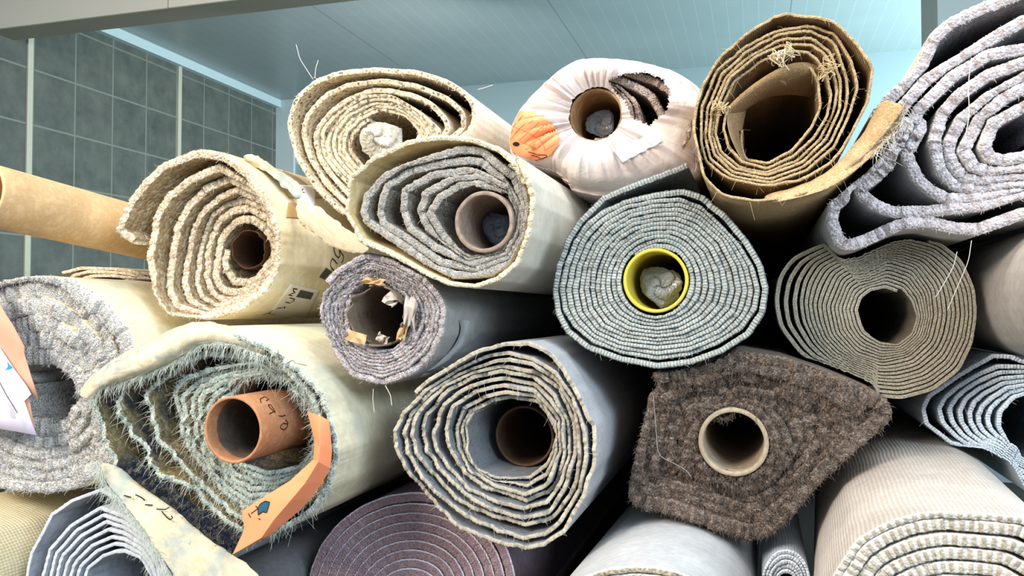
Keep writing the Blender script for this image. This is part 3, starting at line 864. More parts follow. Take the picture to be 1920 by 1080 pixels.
# D: brown burlap roll
D = roll('burlap_carpet_roll', 'brown burlap-backed roll with thin wavy layers and a loose corner flap',
         (1460, 205), 1.06, [
    (0, 0.0, [(1295, 290), (1295, 230), (1312, 160), (1350, 100), (1400, 58), (1450, 27), (1480, 21), (1560, 38), (1612, 80), (1644, 125), (1638, 190), (1608, 255), (1562, 312), (1500, 345), (1420, 352), (1340, 335)]),
    (1, 0.008, [(1311, 270), (1312, 200), (1340, 133), (1397, 83), (1447, 57), (1513, 43), (1567, 57), (1600, 110), (1612, 165), (1593, 220), (1567, 277), (1513, 322), (1447, 346), (1370, 335), (1322, 305)]),
    (3, 0.012, [(1327, 255), (1332, 205), (1360, 142), (1400, 105), (1460, 70), (1520, 66), (1562, 90), (1580, 150), (1578, 205), (1552, 262), (1505, 308), (1440, 332), (1375, 322), (1338, 290)]),
    (5, 0.016, [(1338, 250), (1346, 205), (1372, 150), (1420, 110), (1470, 88), (1520, 92), (1552, 130), (1565, 175), (1556, 215), (1530, 262), (1490, 298), (1436, 320), (1385, 312), (1350, 285)]),
    (6, 0.02, [(1350, 245), (1360, 205), (1385, 172), (1440, 150), (1490, 118), (1525, 118), (1545, 150), (1545, 195), (1525, 240), (1485, 288), (1440, 310), (1398, 306), (1365, 280)]),
    (7, 0.05, [(1388, 250), (1395, 212), (1420, 192), (1460, 185), (1495, 195), (1522, 215), (1510, 250), (1482, 284), (1440, 300), (1402, 296)])],
    0.0032, M['burlap'], start=193, trans=0.2, jag=0.004, jag_len=0.012, bulge=0.0008, seed=24, wob=0.55, wobf=7, soft=7, step=0.0022,
    tail=[(1700, 196), (1672, 236), (1625, 290), (1560, 345), (1490, 372), (1420, 381), (1355, 370), (1318, 335)], tail_dy=-0.012)
OUTS.append((np.array([(q[0], q[2]) for q in [P(x, y, 1.06) for x, y in [(1708, 190), (1683, 246), (1633, 303), (1566, 357), (1494, 383), (1420, 391), (1352, 379), (1310, 340), (1420, 350), (1560, 312), (1608, 255)]]]), 1.06, 4.1, np.array([0.0, 1, 0])))

# W: dusky roll between J and P
W = roll('dark_grey_carpet_roll', 'dark grey roll at the bottom edge, between frayed cream roll and purple coil',
         (420, 1150), 1.06, [(0, 0.0, ell(420, 1150, 84, 84)), (6, 0.0, ell(420, 1150, 30))], 0.007, M['dusk'], start=-80, seed=40)

# M: grey plush, far left
Mr = roll('grey_plush_carpet_roll', 'sagging roll of pale grey plush carpet at the left edge of the photo',
          (80, 733), 1.09, [
    (0, 0.0, [(-150, 725), (-120, 610), (-50, 545), (30, 520), (85, 517), (140, 524), (195, 560), (235, 600), (262, 655), (262, 740), (240, 820), (205, 880), (150, 915), (85, 926), (0, 916), (-70, 885), (-130, 810)]),
    (1, 0.012, [(-130, 725), (-100, 615), (-40, 555), (25, 532), (70, 524), (115, 532), (165, 572), (205, 615), (228, 665), (232, 735), (218, 800), (185, 865), (140, 896), (85, 905), (5, 897), (-60, 868), (-110, 800)]),
    (6, 0.006, [(8, 738), (25, 700), (55, 678), (95, 684), (135, 705), (145, 745), (130, 785), (92, 800), (50, 798), (20, 775)])],
    0.0300, M['plush'], start=160, trans=0.3, jag=0.006, bulge=0.003, rough_edge=0.0025, seed=32, wob=0.15, soft=12, tmax=1.06)

# H: stitched grey roll, yellow core
H = roll('stitched_carpet_roll', 'grey carpet roll with white stitched edges wound round a yellow core tube',
         (1229, 527), 1.10, [
    (0, 0.0, [(1114, 378), (1082, 410), (1061, 443), (1043, 492), (1034, 545), (1040, 586), (1061, 626), (1102, 659), (1163, 682), (1233, 694), (1298, 685), (1355, 665), (1408, 632), (1437, 588), (1443, 541), (1432, 496), (1404, 447), (1367, 405), (1326, 368), (1281, 350), (1225, 352), (1165, 362)]),
    (1, 0.0, [(1130, 392), (1094, 422), (1074, 453), (1056, 500), (1048, 545), (1054, 582), (1075, 615), (1114, 645), (1168, 665), (1233, 676), (1292, 668), (1345, 648), (1393, 618), (1420, 580), (1426, 541), (1414, 500), (1388, 458), (1353, 420), (1316, 385), (1276, 369), (1225, 369), (1172, 376)]),
    (4, 0.003, [(1140, 425), (1112, 455), (1092, 500), (1085, 545), (1093, 585), (1120, 620), (1165, 640), (1233, 648), (1290, 642), (1345, 618), (1380, 585), (1392, 545), (1382, 500), (1355, 450), (1312, 412), (1272, 396), (1225, 395), (1180, 402)]),
    (12, 0.008, ell(1229, 526, 64, 66))],
    0.0078, M['stitch'], start=128, cw=False, trans=0.2, jag=0.0025, jag_len=0.004, bulge=0.002, rough_edge=0.0008, seed=27, wob=0.55, wobf=9, soft=4, core=0.0435,
    tail=[(1288, 303), (1276, 309), (1225, 328), (1163, 353), (1130, 367)], tmax=0.9)
tube('yellow_core', (1229, 526), 1.105, 0.0428, 0.0382, 2.6, plain('yellow_core_paint', '#c4b445', noise=0.12, rough=0.5, scale=40), H['root'], label='yellow core tube')
wad('plastic_wad', (1240, 536), 1.165, 0.036, M['plastic_grey'], 'crumpled grey plastic inside the yellow core', 'plastic', seed=8, sy=0.7)

# L: brown plush
L = roll('brown_plush_carpet_roll', 'dark brown plush carpet roll pinched to a point on its right side',
         (1375, 830), 1.12, [
    (0, 0.0, [(1168, 935), (1178, 868), (1190, 790), (1196, 725), (1222, 700), (1283, 680), (1385, 658), (1467, 670), (1548, 696), (1609, 721), (1662, 744), (1676, 779), (1652, 808), (1609, 842), (1540, 905), (1487, 966), (1446, 1004), (1406, 1014), (1344, 992), (1263, 966), (1192, 960)]),
    (1, 0.004, [(1190, 920), (1200, 860), (1210, 790), (1218, 740), (1240, 718), (1290, 700), (1385, 678), (1460, 688), (1535, 712), (1600, 742), (1640, 768), (1635, 785), (1590, 825), (1525, 885), (1475, 940), (1440, 975), (1405, 985), (1350, 966), (1275, 942), (1215, 935)]),
    (3, 0.016, [(1225, 890), (1232, 840), (1238, 785), (1255, 750), (1300, 730), (1385, 712), (1450, 722), (1515, 745), (1565, 775), (1575, 790), (1545, 830), (1495, 880), (1455, 920), (1425, 940), (1390, 942), (1345, 925), (1290, 910), (1245, 905)]),
    (6, 0.010, [(1270, 860), (1272, 820), (1290, 780), (1330, 755), (1385, 745), (1435, 755), (1470, 790), (1485, 830), (1465, 870), (1430, 900), (1390, 910), (1340, 900), (1295, 885)]),
    (8, 0.004, ell(1376, 830, 68, 66))],
    0.0200, M['brown'], start=140, trans=0.3, jag=0.006, bulge=0.002, rough_edge=0.0025, seed=31, wob=0.2, soft=8, tmax=1.06, core=0.0452)
tube('cardboard_core', (1375, 829), 1.118, 0.0443, 0.0382, 2.4, cardboard('pale_cardboard', '#a89a86', '#948671'), L['root'], label='pale grey-brown cardboard core')
fl = [(1160, 690), (1190, 715), (1192, 760), (1180, 850), (1168, 930)]

# X: small roll glimpsed between the pale grey and the off-white rolls
X = roll('blue_grey_carpet_roll', 'small blue-grey roll glimpsed low between the pale grey roll and the off-white ribbed roll',
         (1474, 1092), 1.12, [(0, 0.0, ell(1474, 1092, 46, 62)), (5, 0.0, ell(1474, 1092, 16))], 0.005, M['bluewhite'], start=-80, seed=42)

# A: beige loop pile, cream backing
YA = 1.15
A = roll('loop_pile_carpet_roll', 'cream-backed roll of chunky beige loop carpet with black handwriting on its side',
         (450, 460), YA, [
    (0, 0.0, [(215, 436), (245, 365), (300, 303), (370, 277), (425, 285), (470, 318), (505, 370), (527, 430), (527, 495), (503, 548), (455, 585), (390, 600), (320, 592), (285, 550), (270, 500), (262, 465), (235, 448)]),
    (1, 0.022, [(273, 490), (283, 410), (310, 363), (353, 330), (413, 305), (470, 345), (515, 400), (530, 450), (525, 500), (500, 540), (450, 575), (390, 592), (330, 585), (292, 545)]),
    (2, 0.040, [(317, 480), (327, 423), (347, 380), (380, 347), (430, 325), (490, 360), (525, 410), (533, 460), (525, 505), (495, 545), (450, 572), (400, 586), (355, 572), (328, 535)]),
    (3, 0.056, [(347, 478), (360, 427), (380, 390), (415, 363), (450, 348), (500, 375), (530, 420), (536, 460), (525, 505), (495, 545), (455, 570), (410, 580), (375, 560), (353, 525)]),
    (4, 0.070, [(370, 478), (380, 433), (397, 402), (428, 377), (460, 365), (505, 390), (530, 425), (536, 460), (524, 505), (493, 542), (455, 563), (420, 570), (390, 550), (374, 520)]),
    (5.5, 0.080, [(393, 478), (398, 445), (412, 412), (440, 392), (475, 390), (508, 408), (528, 438), (533, 468), (522, 505), (490, 535), (455, 552), (422, 548), (400, 520)]),
    (7, 0.088, [(420, 490), (421, 465), (436, 436), (462, 421), (488, 426), (508, 455), (508, 490), (494, 514), (465, 512), (435, 505)])],
    0.0135, M['rope'], start=178, jag=0.003, bulge=0.003, rough_edge=0.0012, seed=21, wob=0.3, soft=8, trans=0.12)
A0 = A['root']

# E: big thick mauve-white roll, upper right
E = roll('thick_pile_carpet_roll', 'large loosely wound roll of thick mauve-white carpet in the upper right corner',
         (1912, 258), 1.16, [
    (0, 0.0, [(2200, 270), (2130, 395), (2010, 412), (1920, 412), (1837, 441), (1789, 439), (1733, 426), (1678, 433), (1641, 456), (1589, 475), (1563, 458), (1547, 415), (1560, 345), (1610, 250), (1657, 180), (1713, 130), (1740, 67), (1773, 37), (1830, 7), (1920, -25), (2050, -20), (2160, 80)]),
    (1, 0.0, [(2160, 270), (2100, 390), (2000, 390), (1920, 372), (1844, 396), (1733, 408), (1670, 409), (1630, 393), (1604, 367), (1597, 333), (1640, 250), (1688, 188), (1730, 140), (1797, 100), (1863, 57), (1920, 27), (2020, 20), (2120, 110)]),
    (2, 0.003, [(2130, 270), (2070, 370), (1990, 372), (1920, 358), (1840, 380), (1770, 386), (1733, 363), (1707, 337), (1689, 300), (1684, 268), (1712, 200), (1780, 134), (1847, 94), (1920, 80), (2010, 80), (2090, 150)]),
    (3, 0.004, [(2090, 270), (2040, 350), (1980, 352), (1900, 352), (1830, 365), (1785, 358), (1752, 325), (1738, 267), (1757, 207), (1790, 170), (1847, 131), (1920, 105), (2010, 110), (2060, 170)]),
    (4, 0.005, [(2060, 270), (2010, 330), (1960, 335), (1900, 338), (1840, 348), (1800, 342), (1774, 312), (1767, 267), (1793, 217), (1847, 174), (1920, 134), (1990, 145), (2040, 200)]),
    (5, 0.005, [(2030, 270), (1990, 318), (1940, 322), (1890, 324), (1850, 332), (1815, 322), (1793, 283), (1827, 217), (1873, 177), (1920, 152), (1980, 170), (2015, 215)]),
    (6, 0.005, [(1990, 265), (1960, 295), (1920, 305), (1880, 312), (1847, 305), (1831, 277), (1853, 223), (1920, 188), (1965, 205)]),
    (7, 0.006, [(1966, 250), (1950, 268), (1920, 275), (1880, 282), (1864, 270), (1885, 245), (1920, 225), (1950, 232)])],
    0.0150, M['mauve'], start=12, trans=0.10, jag=0.004, bulge=0.003, rough_edge=0.0012, seed=23, wob=0.05, soft=6, step=0.002)

# P: purple coil
Pp = roll('purple_coil_carpet_roll', 'round coil of dusky purple carpet with pale backing lines, at the bottom edge',
          (778, 1122), 1.16, [(0, 0.0, ell(778, 1122, 204, 200)), (1, 0, ell(776, 1124, 186, 182)), (10, 0.006, ell(765, 1130, 34))],
          0.0140, M['purple'], start=-30, seed=35, jag=0.001, bulge=0.0006, wob=0.1, tmax=0.97, soft=20)

# I: thin beige coil
I = roll('beige_coil_carpet_roll', 'neat round coil of thin beige carpet under the large mauve-white roll',
         (1658, 588), 1.24, [
    (0, 0.0, [(1445, 565), (1450, 515), (1474, 478), (1530, 452), (1600, 440), (1690, 436), (1760, 452), (1803, 485), (1828, 540), (1832, 590), (1824, 645), (1800, 695), (1750, 733), (1690, 749), (1620, 742), (1560, 714), (1495, 662), (1457, 615)]),
    (1, 0.0, [(1461, 565), (1467, 522), (1490, 486), (1540, 460), (1605, 448), (1690, 444), (1755, 460), (1795, 492), (1820, 542), (1824, 590), (1816, 640), (1792, 688), (1745, 724), (1688, 740), (1622, 733), (1566, 706), (1505, 655), (1470, 610)]),
    (3, 0.001, [(1496, 565), (1502, 525), (1522, 490), (1565, 468), (1610, 458), (1690, 456), (1750, 472), (1785, 502), (1804, 545), (1809, 590), (1802, 634), (1780, 678), (1738, 710), (1686, 724), (1628, 718), (1576, 692), (1525, 645), (1503, 605)]),
    (10, 0.006, [(1555, 575), (1575, 520), (1620, 492), (1670, 487), (1715, 502), (1745, 545), (1750, 590), (1740, 635), (1705, 668), (1655, 680), (1605, 665), (1567, 625)]),
    (17, 0.012, [(1606, 582), (1612, 558), (1630, 541), (1660, 534), (1690, 544), (1708, 565), (1718, 595), (1708, 625), (1682, 645), (1650, 640), (1620, 620)])],
    0.0058, M['coil'], start=60, trans=0.5, jag=0.001, bulge=0.0008, rough_edge=0.0003, seed=28, wob=0.35, wobf=3, soft=16, step=0.003, tmax=0.74)

# V: flattened roll behind M
V_ = roll('flattened_cream_carpet_roll', 'flattened cream roll with a grey strip, behind the grey plush roll',
          (205, 527), 1.30, [(0, 0.0, [(98, 530), (112, 509), (150, 499), (230, 502), (285, 511), (315, 530), (280, 550), (200, 556), (130, 548)]), (3, 0.0, [(165, 527), (185, 520), (230, 520), (250, 528), (220, 534), (180, 534)])],
          0.006, M['rope'], start=170, seed=44, soft=6)
patch('grey_strip', V_['obj'], [(203, 519), (290, 524), (288, 540), (212, 532)], plain('grey_strip_tape', '#7d7772', noise=0.1), off=0.001, label='dark grey strip')

# C: plastic wrapped roll
YC = 1.27
C0 = empty('plastic_wrapped_carpet_roll', P(1118, 360, YC), 'carpet roll wrapped in pleated white plastic with a round orange sticker', 'carpet roll')
c_out = [(944, 232), (954, 212), (968, 188), (1008, 148), (1044, 116), (1078, 98), (1136, 96), (1206, 104), (1261, 120), (1303, 144), (1345, 200), (1350, 260), (1320, 315), (1260, 345), (1190, 360), (1120, 366), (1070, 358), (1010, 318), (955, 300), (936, 268)]
cc = P(1118, 216, YC)
w = [P(x, y, YC) for x, y in c_out]
g_, r_ = polar([(q[0], q[2]) for q in w], np.array([cc[0], cc[2]])); r_ = smooth_ring(r_, 26)
r_ = np.minimum(r_, room_left(np.array([cc[0], cc[2]]), np.array([0.0, 1, 0]), YC, 4.1, g_, r_.max()))
OUTS.append((np.stack([cc[0] + r_ * np.cos(g_), cc[2] + r_ * np.sin(g_)], 1)[::4], YC, 4.1, np.array([0.0, 1, 0])))
na, nr_ = 540, 44
tear = [(1140, 152), (1168, 140), (1206, 136), (1242, 148), (1256, 172), (1248, 208), (1216, 236), (1182, 222), (1172, 192), (1152, 172)]
def inpoly(x, y, poly):
    c = False; n = len(poly)
    for i in range(n):
        x1, y1 = poly[i]; x2, y2 = poly[i - 1]
        if (y1 > y) != (y2 > y) and x < (x2 - x1) * (y - y1) / (y2 - y1) + x1: c = not c
    return c
V, Fc, PX = [], [], []
r_in = 0.0415
ths = np.linspace(-math.pi, math.pi, na, endpoint=False)
rad_out = np.interp(ths, g_, r_)
pn = smooth_noise((ths + math.pi) / (2 * math.pi) * 52, 91); pn2 = smooth_noise((ths + math.pi) / (2 * math.pi) * 110, 92)
pn3 = smooth_noise((ths + math.pi) / (2 * math.pi) * 20, 93)
for i in range(nr_ + 14):
    if i <= nr_:
        s = i / nr_
        rad = r_in + (rad_out - r_in) * (s ** 0.9) * 0.94
        y = 0.004 - 0.018 * math.sin(math.pi * min(1, s * 0.9 + 0.1)) + 0.030 * max(0, (s - 0.72) / 0.28) ** 2
        amp = 0.026 * math.sin(math.pi * min(1, s + 0.12)) * (1 - 0.5 * s)
        y = y - amp * (pn * 0.8 + pn2 * 0.5) * (0.5 + pn3)
    else:
        k = (i - nr_)
        rad = rad_out * (0.94 + 0.06 * min(1, (k / 4.0)) ** 0.6)
        y = np.full(na, 0.016 + (0.008 * k if k < 6 else 0.05 + (k - 6) * 0.4)) + 0.003 * pn
        rad = rad * (1 + 0.01 * (pn2 - 0.5))
    y = np.broadcast_to(y, (na,))
    for q in range(na):
        V.append((cc[0] + rad[q] * math.cos(ths[q]), YC + y[q], cc[2] + rad[q] * math.sin(ths[q])))
def proj(p):
    d = RM.T @ (np.array(p) - CAMP); return 960 + F * d[0] / -d[2], 540 - F * d[1] / -d[2]
PX = [proj(v) for v in V[:(nr_ + 1) * na]]
jr = np.random.default_rng(3)
for i in range(nr_ + 13):
    for q in range(na):
        a = i * na + q; b = i * na + (q + 1) % na
        if i < nr_ and inpoly(PX[a][0] + jr.normal() * 1.2, PX[a][1] + jr.normal() * 1.2, tear): continue
        Fc.append((a, a + na, b + na, b))
pf = NT('pleated_white_plastic')
tc = pf.n('ShaderNodeTexCoord'); no = pf.n('ShaderNodeTexNoise', Scale=16.0, Detail=4.0); pf.l(tc.outputs['Object'], no.inputs['Vector'])
pf.l(pf.ramp(no.outputs[0], [(0.35, hexc('#dbd0c8')), (0.55, hexc('#d2c6c5')), (0.7, hexc('#b6a299'))]), pf.b.inputs['Base Color'])
pf.b.inputs['Roughness'].default_value = 0.33; pf.b.inputs['Specular IOR Level'].default_value = 0.5
no2 = pf.n('ShaderNodeTexNoise', Scale=55.0, Detail=3.0, Distortion=1.5); pf.l(tc.outputs['Object'], no2.inputs['Vector'])
bp = pf.n('ShaderNodeBump', Strength=0.35, Distance=0.004); pf.l(no2.outputs[0], bp.inputs['Height']); pf.l(bp.outputs[0], pf.b.inputs['Normal'])
wrap = mesh_obj('plastic_wrap', V, Fc, pf.m, C0)
tube('cardboard_core', (1117, 216), YC + 0.001, 0.0425, 0.0385, 2.4, cardboard('brown_cardboard', '#a5815a', '#8d6b48'), C0, jag=0.004)
trio('pinkgrey', latex('pinkish_backing', '#c9b8a8', '#bcab9c'), mat('pink_grey_pile', ['#8b7566', '#a08b7b'], cell=0.003),
     mat('pink_grey_edge', ['#cdb9ac', '#b9a498', '#dccbc0', '#a8968b'], cell=0.0028, bump=1.0, bdist=0.003, backing=(0.1, '#7d6a5c')))
roll('', '', (1118, 216), YC + 0.004, [(0, 0, [( (x - 1118) * 0.78 + 1118, (y - 216) * 0.76 + 216) for x, y in c_out]), (2, 0.002, [(1046, 216), (1062, 165), (1110, 142), (1160, 160), (1195, 188), (1205, 225), (1188, 262), (1120, 286), (1064, 268)]),
     (4, 0.012, ell(1120, 216, 58, 56))], 0.012, M['pinkgrey'], start=-100, seed=41, parent=C0, wob=0.2, jag=0.005, bulge=0.004, rough_edge=0.002, trans=0.2)
wad('plastic_wad', (1127, 232), YC + 0.07, 0.030, M['plastic_grey'], 'grey plastic stuffed into the core of the plastic-wrapped roll', 'plastic', seed=9, sy=0.4)

# S: blue-white
S = roll('blue_white_carpet_roll', 'pale blue-white ribbed roll at the right edge, below the plain grey roll',
         (1937, 800), 1.28, [
    (0, 0.0, [(1719, 765), (1731, 740), (1765, 716), (1818, 681), (1859, 659), (1920, 664), (2010, 660), (2090, 700), (2130, 790), (2110, 890), (2040, 950), (1960, 945), (1920, 923), (1887, 906), (1826, 869), (1765, 825), (1728, 797)]),
    (1, 0.002, [(1752, 765), (1762, 745), (1790, 722), (1830, 698), (1870, 682), (1920, 684), (2000, 682), (2070, 715), (2105, 790), (2085, 880), (2025, 930), (1962, 925), (1922, 903), (1890, 888), (1840, 858), (1790, 822), (1762, 795)]),
    (3, 0.006, [(1793, 770), (1805, 745), (1830, 725), (1875, 705), (1920, 702), (1990, 705), (2045, 735), (2075, 790), (2055, 860), (2005, 900), (1962, 900), (1925, 880), (1895, 868), (1855, 845), (1812, 815), (1797, 792)]),
    (8, 0.012, [(1882, 800), (1886, 775), (1902, 750), (1925, 740), (1965, 745), (1988, 790), (1975, 845), (1930, 865), (1900, 845)])],
    0.0055, M['bluewhite'], start=-20, trans=0.15, seed=38, wob=0.5, wobf=7, soft=6, jag=0.002, tmax=0.8)

# B: speckled oval roll
B = roll('speckled_carpet_roll', 'oval roll of cream carpet with dark speckles, topmost on the left of the pile',
         (722, 255), 1.29, [
    (0, 0.0, [(535, 230), (550, 183), (583, 150), (633, 130), (700, 121), (783, 127), (850, 143), (893, 168), (912, 200), (912, 240), (880, 272), (830, 300), (760, 345), (700, 400), (640, 405), (590, 355), (552, 300)]),
    (1, 0.014, [(563, 247), (573, 213), (607, 173), (650, 155), (717, 147), (783, 156), (850, 175), (882, 200), (886, 235), (865, 262), (815, 292), (755, 335), (700, 388), (650, 392), (605, 345), (576, 295)]),
    (2, 0.024, [(587, 267), (590, 240), (617, 208), (653, 180), (700, 163), (767, 168), (817, 187), (860, 213), (869, 240), (850, 260), (805, 288), (750, 328), (700, 372), (660, 378), (620, 335), (596, 300)]),
    (3, 0.028, [(600, 268), (603, 245), (633, 207), (683, 178), (733, 176), (793, 210), (835, 243), (825, 262), (790, 284), (745, 322), (700, 360), (665, 362), (630, 325), (607, 298)]),
    (8.5, 0.05, [(655, 282), (660, 252), (685, 226), (722, 212), (762, 224), (785, 250), (780, 275), (750, 300), (712, 320), (680, 315)])],
    0.0085, M['speckle'], start=-40, jag=0.0025, seed=22, wob=0.5, soft=14, trans=0.3)
wad('plastic_wad', (718, 264), 1.325, 0.050, plain('milky_plastic', '#b5b0a4', rough=0.3, noise=0.12, bump=0.3), 'crumpled clear plastic stuffed into the middle of the speckled cream roll', 'plastic', seed=5, sx=1.0, sz=0.95, sy=0.9)

# ------------------------------------------------------------------ frayed edges and loose threads
pale_fray = plain('pale_teal_fibre', '#cfd8ce', noise=0.2, scale=200)
fibres('frayed_fringe', J, 5200, 0.013, 0.00028, pale_fray, seed=51, forward=0.35, droop=0.5, outward=0.25, segs=3)
fibres('tuft_fibres', L, 26000, 0.0055, 0.00045, M['brown'][2], seed=52, forward=0.5)
fibres('tuft_fibres', Mr, 11000, 0.006, 0.0006, M['plush'][2], seed=53, forward=0.6)
fibres('tuft_fibres', E, 9000, 0.0034, 0.0004, M['mauve'][2], seed=54, forward=0.3)
fibres('tuft_fibres', A, 5000, 0.0045, 0.00055, M['rope'][2], seed=55, forward=0.3)
fibres('tuft_fibres', B, 4000, 0.0045, 0.0004, M['speckle'][2], seed=56, forward=0.3)
fibres('tuft_fibres', G, 5000, 0.0045, 0.0004, M['mauvegrey'][2], seed=57, forward=0.3)
fibres('tuft_fibres', Fr, 3000, 0.0035, 0.0003, M['greyloop'][2], seed=58, forward=0.3)
fibres('tuft_fibres', H, 1500, 0.004, 0.0002, M['thread'], seed=59, forward=0.2)
fibres('frayed_fringe', D, 500, 0.010, 0.00022, plain('tan_fibre', '#c9b187', noise=0.2), seed=60, forward=0.3, droop=0.6)
fibres('frayed_fringe', K, 700, 0.007, 0.0002, M['thread'], seed=61, forward=0.2)
fibres('frayed_fringe', S, 500, 0.005, 0.0002, M['thread'], seed=62, forward=0.2)

# J: tube, folded lip, flared flap with pen marks, orange tag
jt = empty('cardboard_tube', P(436, 877, 0.965), 'short cardboard tube with pen writing, sticking out of the frayed cream roll', 'tube')
jw = tube('tube_wall', (436, 806), 0.955, 0.0445, 0.0405, 1.6, cardboard('orange_cardboard', '#bd8a66', '#a87552'), jt)
tube('inner_liner', (436, 806), 0.955, 0.0403, 0.0388, 1.3, cardboard('shade_dark_liner', '#5a5048', '#4a423b'), jt, inset=0.022, label='inner liner, coloured dark for shade')  # liner colour carries the shade inside the tube
def smooth_sheet(name, rows, m, parent, thick=0.0012, sub=2, crumple=None):
    o = blob_sheet(name, rows, m, parent, thick)
    o.data.polygons.foreach_set('use_smooth', np.ones(len(o.data.polygons), dtype=bool))
    md = o.modifiers.new('round', 'SUBSURF'); md.levels = sub; md.render_levels = sub
    if crumple:
        tx = bpy.data.textures.new(name + '_crumple', 'CLOUDS'); tx.noise_scale = crumple[1]; tx.noise_depth = 3
        dm = o.modifiers.new('crumple', 'DISPLACE'); dm.texture = tx; dm.strength = crumple[0]; dm.mid_level = 0.5; dm.texture_coords = 'LOCAL'
    return o
def rowpx(Y, *pts): return [tuple(P(x, y, Y if not isinstance(Y, (list, tuple)) else Y[i])) for i, (x, y) in enumerate(pts)]
cream_fold = latex('cream_fold', '#d0c6ab', '#bfb496', stain=('#9aa6a2', 22, 0.8))
lip = smooth_sheet('folded_lip', [
    rowpx(1.05, (150, 735), (172, 706), (214, 674), (258, 650), (322, 622), (362, 604), (400, 606), (450, 618), (500, 640)),
    rowpx(1.000, (150, 740), (172, 708), (214, 674), (258, 650), (320, 624), (360, 603), (402, 606), (450, 622), (500, 648)),
    rowpx([.988, .98, .976, .974, .974, .978, .99, .995, 1.0], (156, 748), (178, 716), (222, 688), (268, 668), (326, 640), (366, 616), (404, 618), (452, 636), (500, 656)),
    rowpx([.99, .982, .980, .978, .98, .984, .992, 1.0, 1.005], (164, 752), (188, 724), (240, 704), (282, 692), (334, 664), (372, 636), (408, 634), (450, 646), (498, 664)),
    rowpx([1.0, .995, .995, .995, .998, 1.0, 1.002, 1.008, 1.01], (170, 752), (194, 722), (250, 708), (290, 696), (338, 672), (374, 646), (410, 640), (450, 650), (498, 667))], cream_fold, J['root'], 0.0015, crumple=(0.010, 0.02))
flap = smooth_sheet('flared_flap', [
    rowpx([.985, .98, .978, .974, .978, .976, .975], (184, 862), (194, 900), (226, 940), (268, 990), (296, 1040), (335, 1095), (400, 1150)),
    rowpx([.99, .985, .982, .984, .982, .985, .982], (204, 868), (222, 908), (258, 942), (300, 988), (342, 1036), (396, 1080), (450, 1135)),
    rowpx([.998, .992, .992, .990, .992, .992, .990], (222, 874), (248, 908), (292, 936), (338, 978), (380, 1024), (430, 1056), (482, 1110)),
    rowpx(1.004, (232, 880), (262, 910), (312, 940), (354, 976), (394, 1014), (446, 1042), (506, 1090))], cream_fold, J['root'], 0.0015, crumple=(0.009, 0.018))
fi = dict(J); 
def edge_info(pts3, owner, axis=(0, 1, 0), t=0.002):
    p = np.array(pts3); q = p[:, [0, 2]]; n = len(p)
    u0 = np.concatenate([[0], np.cumsum(np.linalg.norm(np.diff(q, axis=0), axis=1))]); uu = np.linspace(0, u0[-1], 200)
    q2 = np.stack([np.interp(uu, u0, q[:, 0]), np.interp(uu, u0, q[:, 1])], 1); dy = np.interp(uu, u0, p[:, 1])
    d = np.gradient(q2, axis=0); d /= np.linalg.norm(d, axis=1)[:, None]
    return dict(path=q2, nrm=np.stack([d[:, 1], -d[:, 0]], 1), tan=d, dy=dy, t=np.full(200, t), Y0=0.0, axis=np.array([0, 0, 0.0]), u=uu, obj=owner)
fibres('frayed_fringe', edge_info(rowpx(0.977, (184, 862), (194, 900), (226, 940), (268, 990), (296, 1040), (330, 1090), (360, 1120)), flap), 800, 0.016, 0.0003, pale_fray, seed=64, droop=0.8, forward=0.2, segs=3)
fibres('frayed_fringe', edge_info(rowpx(0.993, (170, 752), (194, 722), (250, 708), (290, 696), (338, 672), (374, 646), (410, 640), (450, 650), (498, 667)), lip), 900, 0.012, 0.00028, pale_fray, seed=65, droop=0.9, forward=0.2, segs=3)
fibres('navy_fuzz', edge_info(rowpx(1.010, (240, 880), (272, 912), (322, 946), (366, 980), (404, 1012), (436, 1036)), flap, t=-0.022), 5000, 0.007, 0.0005, mat('navy_fibre', ['#262e40', '#3b4558', '#8b8471', '#2f3547'], cell=0.006, bump=0.2), seed=66, forward=0.3)
def dens(rows, k):
    A_ = np.array(rows); n, m_ = A_.shape[:2]
    a = np.linspace(0, n - 1, (n - 1) * k + 1); b = np.linspace(0, m_ - 1, (m_ - 1) * k + 1); out = []
    for y in a:
        i = min(int(y), n - 2); f = y - i; r_ = []
        for x in b:
            j = min(int(x), m_ - 2); h = x - j
            r_.append(tuple((A_[i, j] * (1 - f) + A_[i + 1, j] * f) * (1 - h) + (A_[i, j + 1] * (1 - f) + A_[i + 1, j + 1] * f) * h))
        out.append(r_)
    return out
tag_o = smooth_sheet('paper_tag', dens([
    rowpx([0.968, 0.970, 0.975, 0.975, 0.975, 0.98, 0.985, 0.985], (437, 1039), (459, 992), (454, 958), (500, 929), (545, 901), (588, 862), (591, 828), (577, 771)),
    rowpx([0.967, 0.962, 0.962, 0.962, 0.965, 0.965, 0.97, 0.98], (437, 1039), (490, 1008), (514, 974), (545, 938), (572, 906), (597, 866), (601, 833), (600, 780)),
    rowpx([0.968, 0.975, 0.985, 0.99, 0.99, 0.99, 0.99, 0.985], (439, 1038), (505, 1004), (548, 968), (583, 934), (604, 904), (619, 878), (622, 845), (617, 788))], 6), M['orange_paper'], None, 0.0006, sub=0)
tag_o.data.polygons.foreach_set('use_smooth', np.zeros(len(tag_o.data.polygons), dtype=bool))
tag(tag_o, 'folded orange paper tag with a dark blue mark, tucked into the frayed cream roll', 'tag')
def poly_fn(pts): return lambda x, y: inpoly(x, y, pts)
bl_ = [(485.4, 951.8), (490, 944.6), (498.7, 939.8), (507, 941.6), (504.7, 950.6), (501, 961.4), (493.9, 959.6), (485.4, 965.7)]
bt = bvh_of(tag_o)
